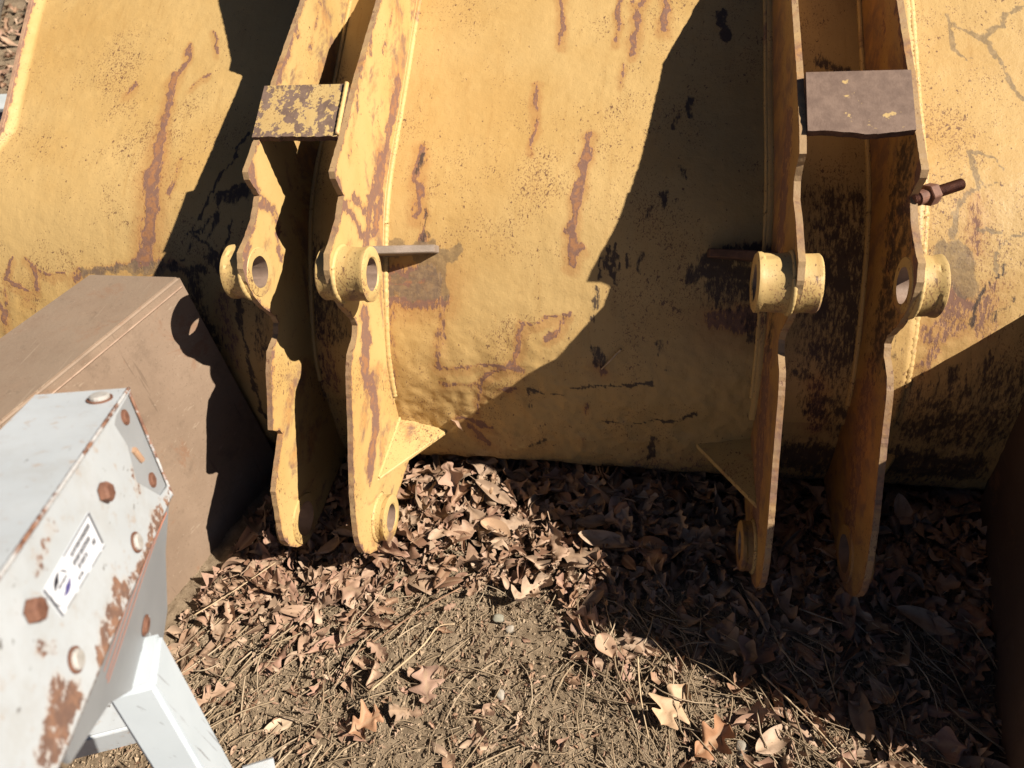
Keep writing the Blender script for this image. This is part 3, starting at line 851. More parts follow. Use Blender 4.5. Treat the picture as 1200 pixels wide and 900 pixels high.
beam('steel_beam', [(0.875, 1.487, 0.487), (1.28, 1.487, 0.487), (1.24, 0.79, 0.70), (0.818, 0.79, 0.73), (0.89, 1.345, -0.14), (1.30, 1.345, -0.14), (1.22, 0.63, -0.14), (0.760, 0.63, -0.14)], 'dark steel box beam standing in its own shade at the right edge of the photo', M_BEAM_SHADE)

# ------------------------------------------------------------------ white equipment frame, lower left
WK = NT('chipped_white_paint')
c = WK.mix(WK.step(WK.noise(5, 5, 0.6), 0.3, 0.7), (0.45, 0.478, 0.50), (0.39, 0.418, 0.44))
c = WK.mix(WK.math('MULTIPLY', WK.step(WK.noise(11, 6, 0.75), 0.46, 0.72), 0.40), c, (0.33, 0.32, 0.30))
c = WK.mix(WK.math('MULTIPLY', WK.step(WK.noise(40, 5, 0.7), 0.57, 0.70), 0.6), c, (0.36, 0.27, 0.20))
c = WK.mix(WK.math('MULTIPLY', WK.step(WK.noise(75, 3, 0.7, stretch=(1.0, 0.4, 1.0)), 0.665, 0.70), 0.8), c, (0.10, 0.085, 0.075))
rr_ = WK.attr('rust'); jag = WK.math('SUBTRACT', WK.noise(85, 5, 0.75), 0.5)
halo = WK.step(WK.math('ADD', rr_, WK.math('MULTIPLY', jag, 0.9)), 0.10, 0.85)
c = WK.mix(WK.math('MULTIPLY', halo, 0.35), c, (0.46, 0.35, 0.26))
core = WK.step(WK.math('ADD', rr_, WK.math('MULTIPLY', jag, 3.2)), 0.56, 0.70)
c = WK.mix(WK.math('MULTIPLY', core, 0.92), c, WK.mix(WK.step(WK.noise(50, 4, 0.7), 0.4, 0.62), (0.135, 0.070, 0.048), (0.25, 0.125, 0.072)))
M_WHITE = WK.out(c, 0.42, WK.bump(WK.noise(90, 3, 0.6), 0.15, 0.001), 0.4)
WK2 = NT('grey_white_paint')
M_GREYW = WK2.out(WK2.mix(WK2.step(WK2.noise(6, 4, 0.6), 0.3, 0.7), (0.275, 0.285, 0.295), (0.235, 0.245, 0.255)), 0.5)
M_CHALK = NT('orange_chalk').out((0.62, 0.25, 0.16), 0.9)
M_SILVER = rusty_steel('worn_bolt_face', (0.30, 0.285, 0.26), (0.43, 0.41, 0.39), scale=60, rough=0.45)

CK = NT('chipped_white_corner')
M_CHIPEDGE = CK.out(CK.mix(CK.step(CK.noise(28, 5, 0.75), 0.44, 0.54), (0.40, 0.40, 0.40), CK.mix(CK.step(CK.noise(60, 4, 0.7), 0.4, 0.6), (0.13, 0.065, 0.045), (0.24, 0.125, 0.08))), 0.6)
E0 = Vector((-.677, .623, .953)); DX = Vector((-.36108, .87465, -.32344))
E1D = Vector((.12776, -.29616, -.94655)); E2D = Vector((-.93195, -.33097, .14807))
# square the triad
E1D = (E1D - DX * E1D.dot(DX)).normalized(); NS = E1D.cross(DX).normalized()
if NS.x < 0: NS = -NS
E2D = (E2D - DX * E2D.dot(DX)); E2D = (E2D - E1D * 0).normalized()
NT_ = DX.cross(E2D).normalized()
if NT_.z < 0: NT_ = -NT_
frame = empty('equipment_frame', (-0.60, 0.20, -0.12), 'white painted steel frame with rusty bolts and a sticker, close at lower left', 'equipment')
def SP(a, b, h=0.0): return E0 + DX * a + E1D * b + NS * h       # a point on the side web
def TP(a, b, h=0.0): return E0 + DX * a + E2D * b + NT_ * h      # a point on the top flange

RAIL_RUST = [('r',.030,.9,[(-.33,.163),(-.23,.158)]),('r',.024,.8,[(-.30,.150),(-.25,.145)]),('r',.034,.95,[(-.46,.158),(-.395,.150)]),('r',.03,.8,[(-.44,.14),(-.41,.13)]),('r',.016,.9,[(-.21,.166),(-.12,.166)]),('r',.016,.8,[(-.115,.16),(-.05,.160)]),('r',.02,.6,[(-.10,.105),(-.085,.075)]),('r',.014,.5,[(-.36,.03),(-.30,.02)]),('r',.014,.45,[(-.41,.075),(-.385,.10)]),('r',.018,.6,[(-.03,.165),(0,.16)]),('r',.010,.45,[(-.29,.09),(-.285,.095)]),('r',.03,.5,[(-.52,.16),(-.46,.15)])]
def web():
    cut = [(-.0386, .1500), (-.092, .0947), (-.072, .050), (-.083, .014), (0.0, 0.0055)]
    nb, na = 58, 150
    A = np.linspace(-0.62, 0.0, na); B = np.linspace(0.0, 0.1714, nb)
    def limit(b):     # how far along the web reaches before the recess near its end
        pts = [(.014, -.083), (.050, -.072), (.0947, -.092), (.1500, -.0386)]
        if b < .007 or b > .152: return 0.0
        bb = [.007] + [p[0] for p in pts] + [.152]; aa = [-.06] + [p[1] for p in pts] + [-.02]
        return float(np.interp(b, bb, aa))
    V = []; at = []
    for b in B:
        lim = limit(b)
        for a in np.concatenate([np.linspace(-0.62, -0.10, 110), np.linspace(-0.10, 0, 41)[1:]]):
            aa = a if a <= -0.10 else -0.10 + (a + 0.10) / 0.10 * (lim + 0.10)
            V.append(SP(aa, b)); at.append((aa, b))
    n = 150
    idx = np.arange(len(V)).reshape(nb, n)
    F = np.stack([idx[:-1, :-1], idx[:-1, 1:], idx[1:, 1:], idx[1:, :-1]], -1).reshape(-1, 4)
    at = np.array(at)
    wob = (fbm(at[:, 0] * 80, at[:, 1] * 80, 5, 4) - 0.5) * 2.4
    rust = stroke_field(at[:, 0], at[:, 1], RAIL_RUST, 'r', wob=wob)
    edge = np.minimum(at[:, 1], 0.1714 - at[:, 1])
    rust = np.maximum(rust, np.clip(0.85 - edge / 0.004, 0, 0.75))
    me = np_mesh('web_plate', [tuple(v) for v in V], F, {'rust': rust})
    o = link('web_plate', me, M_WHITE, frame)
    s = o.modifiers.new('thickness', 'SOLIDIFY'); s.thickness = 0.006; s.offset = -1.0
    # keep the outer face on the measured plane
    if me.polygons[0].normal.dot(NS) < 0:
        s.offset = 1.0
    return o
web()
def slab(name, pts, nrm, thick, mat, parent=frame, rust=None, bevel=0.0):
    bm = bmesh.new()
    f = bm.faces.new([bm.verts.new(p) for p in pts])
    r = bmesh.ops.extrude_face_region(bm, geom=[f])
    for v in r['geom']:
        if isinstance(v, bmesh.types.BMVert): v.co -= nrm * thick
    bmesh.ops.recalc_face_normals(bm, faces=bm.faces)
    if bevel: bmesh.ops.bevel(bm, geom=bm.edges[:], offset=bevel, segments=2, affect='EDGES')
    return bm_obj(name, bm, mat, parent)
slab('top_flange', [TP(0.002, -0.002), TP(0.002, 0.1150), TP(-0.62, 0.1265), TP(-0.62, -0.002)], NT_, 0.006, M_WHITE, bevel=0.001)
# rusty corner line between flange and web
def strip_bead(name, p, q, r, mat, seed): 
    o = bead([tuple(p), tuple(q)], r, mat, seed, frame); o.name = name; return o
strip_bead('corner_edge', SP(0.001, 0.001, 0.000), SP(-0.62, 0.001, 0.000), 0.0024, M_CHIPEDGE, 31)
strip_bead('corner_edge', SP(-0.002, 0.004, 0.000), SP(-0.004, 0.1705, 0.000), 0.0020, M_CHIPEDGE, 32)
# recessed end tab seen in the cut away end of the web
tabn = (NS - DX * 0.0375).normalized()
slab('end_tab', [SP(0.0, 0.004, -0.003), SP(-0.12, 0.004, -0.0075), SP(-0.12, 0.165, -0.0075), SP(0.0, 0.165, -0.003)], tabn, 0.005, M_GREYW)
def hex_bolt(c, n, size=0.013, h=0.009, washer=True, mat=None, square=6, turn=0.0, parent=frame):
    bm = bmesh.new()
    u = Vector(n).orthogonal().normalized(); u.rotate(Matrix.Rotation(turn, 3, Vector(n)))
    w = Vector(n).cross(u)
    prof = [(size, 0.001), (size, h * 0.75), (size * 0.82, h), (size * 0.3, h * 1.04)]
    rings = [[bm.verts.new(c + (u * math.cos(2 * math.pi * q / square) + w * math.sin(2 * math.pi * q / square)) * r + n * z) for q in range(square)] for r, z in prof]
    for a, b in zip(rings[:-1], rings[1:]):
        for q in range(square): bm.faces.new((a[q], a[(q + 1) % square], b[(q + 1) % square], b[q]))
    bm.faces.new(rings[-1])
    o = bm_obj('bolt', bm, mat or M_BOLT, parent, origin=c)
    if washer:
        bm = bmesh.new(); cyl_axis(bm, c + n * 0.0003, c + n * 0.0022, size * 1.25, 22)
        bm_obj('washer', bm, M_BOLT, o)
    return o
hex_bolt(TP(-0.032, 0.026), NT_, 0.0125, 0.007, True, M_SILVER, 14)
for a, b, t, mt, w in ((-.186,.053,.2,None,False),(-.163,.140,.5,M_SILVER,True),(-.3725,.1300,.1,M_SILVER,True),(-.3939,.0502,.4,None,False)):
    hex_bolt(SP(a, b, 0.0005), NS, 0.0122 if not w else 0.0105, 0.011 if not w else 0.006, w, mt, 6 if not w else 12, t)
for a, b in ((-.036, .026), (-.036, .124)):
    hex_bolt(SP(a, b, -0.0035 + a * 0.0375), tabn, 0.0085, 0.004, True, None, 10)
bm = bmesh.new(); cyl_axis(bm, SP(-.054, .066, -.003), SP(-.044, .088, -.003), 0.0045, 10); bm_obj('weld_bead', bm, M_RUSTEDGE, frame)

# sticker on the web
M_PAPER = NT('white_sticker').out((0.66, 0.68, 0.73), 0.4)
M_INK = NT('dark_print_ink').out((0.025, 0.025, 0.032), 0.6)
M_INK2 = NT('navy_print_ink').out((0.07, 0.06, 0.20), 0.6)
M_INKB = NT('grey_sticker_border').out((0.12, 0.125, 0.14), 0.6)
def SK(u, v, h=0.0):      # u 0..1 along the sticker (lower end to upper end), v 0..1 across from its top line
    a0 = Vector((-.3659, .0507)); a1 = Vector((-.2307, .0496)); b0 = Vector((-.3586, .0883)); b1 = Vector((-.2315, .0954))
    p = a0.lerp(a1, u).lerp(b0.lerp(b1, u), v)
    return SP(p.x, p.y, h)
st = slab('sticker', [SK(0, 0, .0010), SK(1, 0, .0010), SK(1, 1, .0010), SK(0, 1, .0010)], NS, 0.0008, M_PAPER)
def print_quads(name, quads, mat, h=0.0013):
    bm = bmesh.new()
    for q in quads:
        bm.faces.new([bm.verts.new(SK(u, v, h)) for u, v in q])
    return bm_obj(name, bm, mat, st)
r = random.Random(4)
def text_line(v, u0, u1, hgt):
    out = []; u = u0
    while u < u1:
        wd = r.uniform(0.016, 0.022)
        k = r.randrange(4)
        s = wd * 0.34; g = 0.6 * wd
        out.append([(u, v), (u + s, v), (u + s, v + hgt), (u, v + hgt)])
        if k in (0, 1): out.append([(u + s, v), (u + wd, v), (u + wd, v + hgt * .22), (u + s, v + hgt * .22)])
        if k in (0, 2): out.append([(u + s, v + hgt * .42), (u + wd * .9, v + hgt * .42), (u + wd * .9, v + hgt * .6), (u + s, v + hgt * .6)])
        if k in (1, 2, 3): out.append([(u + wd - s, v), (u + wd, v), (u + wd, v + hgt), (u + wd - s, v + hgt)])
        if k == 3: out.append([(u + s, v + hgt * .8), (u + wd - s, v + hgt * .8), (u + wd - s, v + hgt), (u + s, v + hgt)])
        u += wd * 1.32
    return out
print_quads('lettering', text_line(.14, .48, .90, .14) + text_line(.35, .46, .83, .14) + text_line(.55, .50, .70, .14) + text_line(.55, .83, .90, .14) + text_line(.76, .42, .52, .11), M_INK)
def arc(uc, vc, ru, rv, t0, t1, w, n=16):
    out = []
    for i in range(n):
        a, b = t0 + (t1 - t0) * i / n, t0 + (t1 - t0) * (i + 1) / n
        wa = 1 - w * math.sin(math.pi * i / n); wb = 1 - w * math.sin(math.pi * (i + 1) / n)
        out.append([(uc + ru * math.cos(a), vc + rv * math.sin(a)), (uc + ru * math.cos(b), vc + rv * math.sin(b)), (uc + ru * wb * math.cos(b), vc + rv * wb * math.sin(b)), (uc + ru * wa * math.cos(a), vc + rv * wa * math.sin(a))])
    return out
print_quads('emblem', arc(.22, .40, .12, .30, math.pi * 1.02, math.pi * 1.62, .55) + arc(.22, .40, .12, .30, math.pi * 1.62, math.pi * 2.0, .14) + text_line(.36, .15, .31, .09) + arc(.14, .5, .12, .36, math.pi * .62, math.pi * 1.25, .10), M_INK, .0014)
print_quads('emblem', arc(.22, .42, .12, .32, math.pi * .08, math.pi * .72, .55), M_INK2, .0014)
print_quads('border_line', [[(0.10, .965), (.30, .965), (.30, 1.0), (.10, 1.0)], [(.36, .965), (.58, .965), (.58, 1.0), (.36, 1.0)], [(.66, .965), (.90, .965), (.90, 1.0), (.66, 1.0)], [(.93, .965), (1, .965), (1, 1), (.93, 1)], [(.965, 0), (1, 0), (1, .9), (.965, .9)], [(0, 0), (.03, 0), (.03, 1), (0, 1)], [(.4, 0), (.97, 0), (.97, .045), (.4, .045)]], M_INKB, .0012)

# hanging flange under the rail, with chalk lines and a bolt
FW = Vector((-.3, -.05, -.95)).normalized(); FN = DX.cross(FW).normalized()
if FN.x < 0: FN = -FN
E1 = SP(0, .1714)
def FP(a, b, h=0.0): return E1 + DX * a + FW * b + FN * h
def f_at(p): 
    q = Vector(p) - E1
    return (q.dot(DX) , q.dot(FW))
f_pts = [(-.655,.572,.790),(-.658,.515,.730),(-.681,.478,.628),(-.670,.397,.591),(-.560,.270,.815)]
M = Matrix(((DX.dot(DX), DX.dot(FW)), (DX.dot(FW), FW.dot(FW))))
def solve_f(p):
    q = Vector(p) - E1; v = M.inverted() @ Vector((q.dot(DX), q.dot(FW))); return v.x, v.y
fl = [solve_f(p) for p in f_pts]
inner = -0.004
slab('hanging_flange', [FP(-.005, 0.002, inner)] + [FP(a, b, inner) for a, b in fl[1:]] + [FP(-.44, .04, inner), FP(-.44, 0.002, inner)], FN, 0.006, M_GREYW, bevel=0.001)
for q0, q1, ww in ((.012, .040, .0016), (.020, .052, .0014), (.006, .026, .0012)):
    pts = []
    for i in range(15):
        t = i / 14
        pts.append((-.03 - .30 * t, q0 + (q1 - q0) * t * t + .004 * math.sin(t * 5 + q0 * 200)))
    bm = bmesh.new()
    vs = [(bm.verts.new(FP(a, b - ww, inner + .0006)), bm.verts.new(FP(a, b + ww, inner + .0006))) for a, b in pts]
    for (a, b), (c_, d_) in zip(vs[:-1], vs[1:]): bm.faces.new((a, b, d_, c_))
    bm_obj('chalk_line', bm, M_CHALK, frame)
bf = solve_f((-.617, .395, .748))
hex_bolt(FP(bf[0], bf[1], inner + .0005), FN, 0.011, 0.005, True, None, 12)
for da, db, ca, cb in ((.016, .010, .006, .006), (-.022, .036, .006, .009), (.006, .044, .007, .007)):
    a, b = bf[0] + da, bf[1] + db
    slab('paint_chip', [FP(a - ca, b - cb, inner + .001), FP(a + ca, b - cb, inner + .001), FP(a + ca, b + cb, inner + .001), FP(a - ca, b + cb, inner + .001)], FN, 0.0006, M_WHITE)

def tube_box(name, c0, c1, ux, uy, mat, parent=frame, bev=0.006):
    """square tube from c0 to c1; ux, uy: half-size vectors"""
    bm = bmesh.new()
    c0, c1, ux, uy = map(Vector, (c0, c1, ux, uy))
    A = [bm.verts.new(c0 + ux * i + uy * j) for i, j in ((-1, -1), (1, -1), (1, 1), (-1, 1))]
    B = [bm.verts.new(c1 + ux * i + uy * j) for i, j in ((-1, -1), (1, -1), (1, 1), (-1, 1))]
    bm.faces.new(A[::-1]); bm.faces.new(B)
    for i in range(4): bm.faces.new((A[i], A[(i + 1) % 4], B[(i + 1) % 4], B[i]))
    bmesh.ops.recalc_face_normals(bm, faces=bm.faces)
    bmesh.ops.bevel(bm, geom=bm.edges[:], offset=bev, segments=3, affect='EDGES')
    o = bm_obj(name, bm, mat, parent)
    o.data.polygons.foreach_set('use_smooth', [True] * len(o.data.polygons)); o.data.set_sharp_from_angle(angle=math.radians(40))
    return o
LK = NT('scratched_white_leg_paint')
scr = LK.step(LK.noise(30, 3, 0.6, stretch=(1.0, 6.0, 0.25)), 0.66, 0.70)
lc = LK.mix(LK.math('MULTIPLY', scr, 0.8), LK.mix(LK.step(LK.noise(8, 4, 0.6), 0.3, 0.7), (0.45, 0.495, 0.53), (0.41, 0.455, 0.49)), (0.20, 0.20, 0.21))
M_LEG = LK.out(lc, 0.42)
leg_top = Vector((-0.622, 0.352, 0.730)); leg_dir = Vector((-0.09, 0.225, 1.0)).normalized()
tube_box('leg', leg_top, leg_top - leg_dir * 0.87, (0.0277, 0.0115, 0), (-0.0148, 0.0357, 0), M_LEG)
tube_box('foot_plate', (-0.545, 0.158, -0.105), (-0.545, 0.158, -0.117), (0.09, 0, 0), (0, 0.09, 0), M_WHITE, bev=0.002)
tube_box('cross_bar', (-0.87, 0.512, 0.165), (-1.50, 0.262, 0.165), (0.0, 0.0, 0.035), (0.0145, -0.0365, 0), M_WHITE)
slab('foot_tab', [Vector(p) for p in ((-0.600, .352, .375), (-0.555, .372, .375), (-0.545, .300, .235), (-0.600, .270, .235))], Vector((0.6, -0.5, 0.6)).normalized(), 0.006, M_WHITE)
# ------------------------------------------------------------------ ground
def ground_z(x, y):
    x = np.asarray(x, float); y = np.asarray(y, float)
    near = np.clip(1 - np.hypot((x + 0.2) / 3.0, (y - 0.8) / 2.0), 0, 1)
    z = -0.125 + (fbm(x * 1.3 + 5, y * 1.3 + 3, 61, 3) - 0.5) * 0.05 * (0.4 + near)
    z = z + (fbm(x * 14, y * 14, 63, 4) - 0.5) * 0.030
    z = z + (fbm(x * 55, y * 55, 65, 3) - 0.5) * 0.019
    z = z + 0.030 * np.exp(-(((x - 0.42) / 0.28) ** 2 + ((y - 1.03) / 0.16) ** 2))
    z = z - 0.05 * np.clip((y - 1.25) / 0.2, 0, 1) * np.clip(1 - (y - 1.7) / 1.0, 0, 1)
    return z
def build_ground():
    xs = np.concatenate([-np.geomspace(2.0, 80, 26)[::-1], np.arange(-1.95, 1.35, 0.0075), np.geomspace(1.4, 80, 26)])
    ys = np.concatenate([-np.geomspace(0.4, 80, 20)[::-1], np.arange(-0.35, 0.30, 0.06), np.arange(0.30, 1.55, 0.0075), np.geomspace(1.58, 80, 50)])
    Xg, Yg = np.meshgrid(xs, ys, indexing='ij')
    Zg = ground_z(Xg, Yg)
    idx = np.arange(Xg.size).reshape(Xg.shape)
    F = np.stack([idx[:-1, :-1], idx[1:, :-1], idx[1:, 1:], idx[:-1, 1:]], -1).reshape(-1, 4)
    k = NT('leaf_mould_soil')
    c = k.mix(k.step(k.noise(30, 6, 0.7), 0.35, 0.68), (0.21, 0.156, 0.104), (0.32, 0.243, 0.166))
    c = k.mix(k.step(k.noise(160, 4, 0.75), 0.52, 0.72), c, (0.27, 0.20, 0.13))
    c = k.mix(k.step(k.noise(110, 3, 0.7), 0.58, 0.70), c, (0.085, 0.052, 0.030))
    c = k.mix(k.math('MULTIPLY', k.step(k.noise(4.5, 5, 0.65), 0.42, 0.62), 0.5), c, (0.125, 0.088, 0.055))
    mat = k.out(c, 0.95, k.bump(k.noise(260, 5, 0.75), 0.9, 0.006), 0.1)
    me = np_mesh('ground', np.stack([Xg, Yg, Zg], -1).reshape(-1, 3), F)
    return tag(link('ground', me, mat), kind='structure')
build_ground()

# ------------------------------------------------------------------ dead leaves
def leaf_material():
    k = NT('dead_oak_leaf')
    t = k.attr('tone')
    tt = t
    ramp = k.n.new('ShaderNodeValToRGB')
    cr = ramp.color_ramp
    stops = [(0.0, (0.15, 0.080, 0.050)), (0.18, (0.245, 0.140, 0.085)), (0.4, (0.33, 0.215, 0.145)), (0.58, (0.29, 0.165, 0.115)), (0.74, (0.40, 0.285, 0.20)), (0.9, (0.27, 0.185, 0.125)), (1.0, (0.19, 0.115, 0.078))]
    cr.elements[0].position = 0.0; cr.elements[0].color = (*stops[0][1], 1)
    cr.elements[1].position = 1.0; cr.elements[1].color = (*stops[-1][1], 1)
    for p, cc in stops[1:-1]:
        e = cr.elements.new(p); e.color = (*cc, 1)
    k.l.new(tt, ramp.inputs[0])
    c = k.mix(k.math('MULTIPLY', k.step(k.noise(45, 5, 0.7), 0.45, 0.72), 0.55), ramp.outputs[0], (0.135, 0.075, 0.048))
    vein = k.attr('vein')
    c = k.mix(k.math('MULTIPLY', vein, 0.55), c, (0.40, 0.275, 0.18))
    n = k.bump(k.noise(140, 3, 0.6), 0.4, 0.001)
    return k.out(c, 0.6, n, 0.25)
M_LEAF = leaf_material()

def leaf_arrays(L, W, lobes, curl, bend, fold, seed, ns=18, nc=3, twist=0.0):
    """an oak leaf: lobed outline, folded along its midrib, curled across and bent along; returns verts, faces, vein"""
    r = random.Random(seed)
    V = []; vein = []
    ph = r.uniform(0, 1)
    amp = [r.uniform(0.75, 1.15) for _ in range(lobes * 2 + 4)]
    for i in range(ns + 1):
        t = i / ns
        env = (math.sin(math.pi * min(1, t ** 0.85)) ** 0.7) * (0.55 + 0.6 * t) * 0.62 if 0 < t < 1 else 0.0
        lob = 0.5 + 0.5 * math.cos(2 * math.pi * (t * lobes + ph))
        row_c = nc
        for side_i in range(-row_c, row_c + 1):
            s = side_i / row_c
            a = amp[int(t * lobes) % len(amp)] if s > 0 else amp[(int(t * lobes + 0.4) + 3) % len(amp)]
            lb = lob if s > 0 else 0.5 + 0.5 * math.cos(2 * math.pi * (t * lobes + ph + 0.12))
            w = W * env * (0.34 + 0.80 * lb * a) if lobes else W * env
            x = s * w
            y = L * t + 0.22 * abs(x) * (1 if lobes else 0.3)     # lobes sweep forward
            th = curl * s + fold * (abs(s))
            rad = abs(x)
            z = rad * math.sin(fold) * 1.0
            ang = curl * (x / (W + 1e-6)) * 1.6
            xx = x * math.cos(fold) * (1 - 0.15 * ang * ang)
            z += W * 0.32 * ang * ang * (1 if curl > 0 else -1)
            z += W * 0.10 * math.sin(7 * t + 3 * s + seed) * abs(s)
            # bend along the length
            b = bend * (t - 0.5)
            y2 = (y - L * .5) * math.cos(b * 0.6); z2 = z + L * 0.30 * b * (t - .5) * 1.3
            tw = twist * (t - .5)
            V.append((xx * math.cos(tw) - z2 * math.sin(tw), y2, xx * math.sin(tw) + z2 * math.cos(tw)))
            vein.append(1.0 if side_i == 0 else 0.0)
    k = 2 * nc + 1
    F = []
    for i in range(ns):
        for j in range(k - 1):
            a = i * k + j
            F.append((a, a + 1, a + k + 1, a + k))
    # stalk
    b0 = len(V); w = L * 0.010
    y0 = V[nc][1]; z0 = V[nc][2]
    for q, yy in ((0, y0), (1, y0 - L * 0.16)):
        zz = z0 + (0 if q == 0 else L * 0.03 * bend)
        V += [(-w, yy, zz), (w, yy, zz), (0, yy, zz + 1.6 * w)]; vein += [1, 1, 1]
    for q in range(3): F.append((b0 + q, b0 + (q + 1) % 3, b0 + 3 + (q + 1) % 3, b0 + 3 + q))
    return np.array(V), np.array(F), np.array(vein)

LEAVES = []
for i in range(18):
    r = random.Random(100 + i)
    lob = r.choice([3, 4, 4, 3, 2]) if i < 13 else 0
    L = r.uniform(0.075, 0.125); W = L * r.uniform(0.42, 0.6) if lob else L * r.uniform(0.3, 0.42)
    V, F, ve = leaf_arrays(L, W, lob, r.choice([-1, 1]) * r.uniform(0.1, 2.0), r.uniform(-2.4, 2.4), r.uniform(-0.1, 0.7), 100 + i, twist=r.uniform(-1.2, 1.2))
    LEAVES.append((V, F, ve))
LOW = []
for i in range(24):
    r = random.Random(300 + i)
    lob = r.choice([2, 3, 4]) if i < 15 else 0
    L = r.uniform(0.06, 0.10); W = L * r.uniform(0.4, 0.6) if lob else L * r.uniform(0.28, 0.42)
    V, F, ve = leaf_arrays(L, W, lob, r.choice([-1, 1]) * r.uniform(0.2, 1.8), r.uniform(-2.6, 2.6), r.uniform(-0.1, 0.9), 300 + i, ns=9, nc=2, twist=r.uniform(-1.8, 1.8))
    LOW.append((V, F, ve))
TONES = [(0.05, 'dark'), (0.20, 'chestnut'), (0.40, 'tan'), (0.57, 'reddish'), (0.74, 'pale'), (0.90, 'dull')]
LEAF_ME = {}
def leaf_mesh(i, t):
    if (i, t) not in LEAF_ME:
        V, F, ve = LEAVES[i]
        me = np_mesh('oak_leaf', V, F, {'vein': ve, 'tone': np.full(len(V), TONES[t][0])})
        me.materials.append(M_LEAF); LEAF_ME[(i, t)] = me
    return LEAF_ME[(i, t)]

def density(x, y):
    """chance of a leaf lying at a spot: deep drift under and before the bucket, thin on the trodden soil in front"""
    d = 0.0
    if y > 1.10: d = 1.0
    elif y > 0.98: d = 0.85
    if x < -0.60 and y > 0.70: d = max(d, 0.95 if y > 0.84 else 0.35)
    if -0.60 <= x < -0.15 and 0.98 < y <= 1.10: d = max(d, 0.45)
    if x > -0.15 and y > 0.80: d = max(d, 0.32)
    if x > 0.25 and y > 0.62: d = max(d, 0.30)
    if d == 0.0: d = 0.05
    return d
def screen(p):
    d = Vector(p) - CP; w = d.dot(CW)
    if w < 0.05: return (-1e3, -1e3, 1)
    return (600 + 874.5 * d.dot(CR) / w, 450 - 874.5 * d.dot(CU) / w, w)
spots = []
r = random.Random(21)
while len(spots) < 2900:
    x = r.uniform(-1.6, 1.25); y = r.uniform(0.34, 1.56)
    if r.random() > density(x, y): continue
    if x < -1.0 - 0.3 * (1.35 - y): continue
    layer = r.random()
    deep = density(x, y)
    z = float(ground_z(x, y)) + 0.006 + (0.045 if y > 1.05 else 0.020) * layer * deep
    if y > 1.25: z += 0.02
    spots.append((x, y, z, r.uniform(0, 6.283), r.gauss(0, 0.27), r.gauss(0, 0.27), r.uniform(0.6, 1.3), layer))
vis = []
for i, s in enumerate(spots):
    u, v, w = screen(s[:3])
    if -20 < u < 1220 and -20 < v < 930:
        vis.append((s[7] * 0.7 + s[6] / w, i))
vis.sort(reverse=True)
single = set(i for _, i in vis[:230])
def region_label(x, y, s, li, ti):
    if x < -0.96: w, g = 'in the drift along the left brown beam', 'dead leaves drifted along the left beam'
    elif x < -0.78 and y > 0.95: w, g = 'at the foot of the leftmost lug', 'dead leaves at the left lugs'
    elif x < -0.58 and y > 0.95: w, g = 'at the foot of the second lug from the left', 'dead leaves at the left lugs'
    elif x < -0.58: w, g = 'on the litter in front of the left lugs', 'dead leaves before the left lugs'
    elif x < -0.15 and y > 0.98: w, g = 'in the sun under the left middle of the bucket', 'dead leaves under the bucket'
    elif x < 0.24 and y > 1.15: w, g = 'in the shade close under the middle of the bucket', 'dead leaves under the bucket'
    elif x < 0.24 and y > 0.88: w, g = 'in the shade left of the right lugs', 'dead leaves under the bucket'
    elif x < 0.24: w, g = 'on the trodden soil in the middle foreground', 'dead leaves on the foreground soil'
    elif x < 0.42 and y > 0.95: w, g = 'at the foot of the third lug from the left', 'dead leaves at the right lugs'
    elif x < 0.58 and y > 0.95: w, g = 'at the foot of the rightmost lug', 'dead leaves at the right lugs'
    elif x < 0.58: w, g = 'in the shade before the right lugs', 'dead leaves at the right lugs'
    elif y > 1.15: w, g = 'in the corner between bucket and right beam', 'dead leaves by the right beam'
    else: w, g = 'in the deep shade beside the right beam', 'dead leaves by the right beam'
    size = 'small' if s[6] < 0.93 else ('large' if s[6] > 1.05 else 'mid-sized')
    shape = 'narrow leaf' if li >= 13 else 'lobed leaf'
    tilt = math.hypot(s[4], s[5])
    pose = 'flat' if tilt < 0.35 else ('tipped' if tilt < 0.75 else 'upright')
    return '%s %s %s %s %s' % (size, TONES[ti][1], pose, shape, w), g
def rot_of(s):
    from mathutils import Euler
    return Euler((s[4], s[5], s[3]))
SV, SF, SVe, ST = [], [], [], []
used = set()
off = 0
for i, s in enumerate(spots):
    if i in single:
        li, ti = r.randrange(len(LEAVES)), r.randrange(len(TONES))
        o = bpy.data.objects.new('oak_leaf', leaf_mesh(li, ti))
        o.location = s[:3]; o.rotation_euler = rot_of(s); o.scale = (s[6],) * 3
        COL.objects.link(o)
        lb, gp = region_label(s[0], s[1], s, li, ti)
        if lb in used:                                     # look for a reading nobody has yet: heading of the leaf's tip
            ang = s[3] % 6.2832
            way = ['pointing away', 'pointing left', 'pointing nearer', 'pointing right'][int((ang + 0.785) / 1.5708) % 4]
            lb = lb.replace(' leaf ', ' leaf ' + way + ' ', 1).split(' ', 1)[1]
        used.add(lb)
        tag(o, lb, 'leaf', gp)
    else:
        V, F, ve = LOW[i % len(LOW)]
        R = np.array(rot_of(s).to_matrix())
        Vw = (V * s[6]) @ R.T + np.array(s[:3])
        SV.append(Vw); SF.append(F + off); SVe.append(ve); ST.append(np.full(len(V), (i * 0.6180339) % 1.0)); off += len(V)
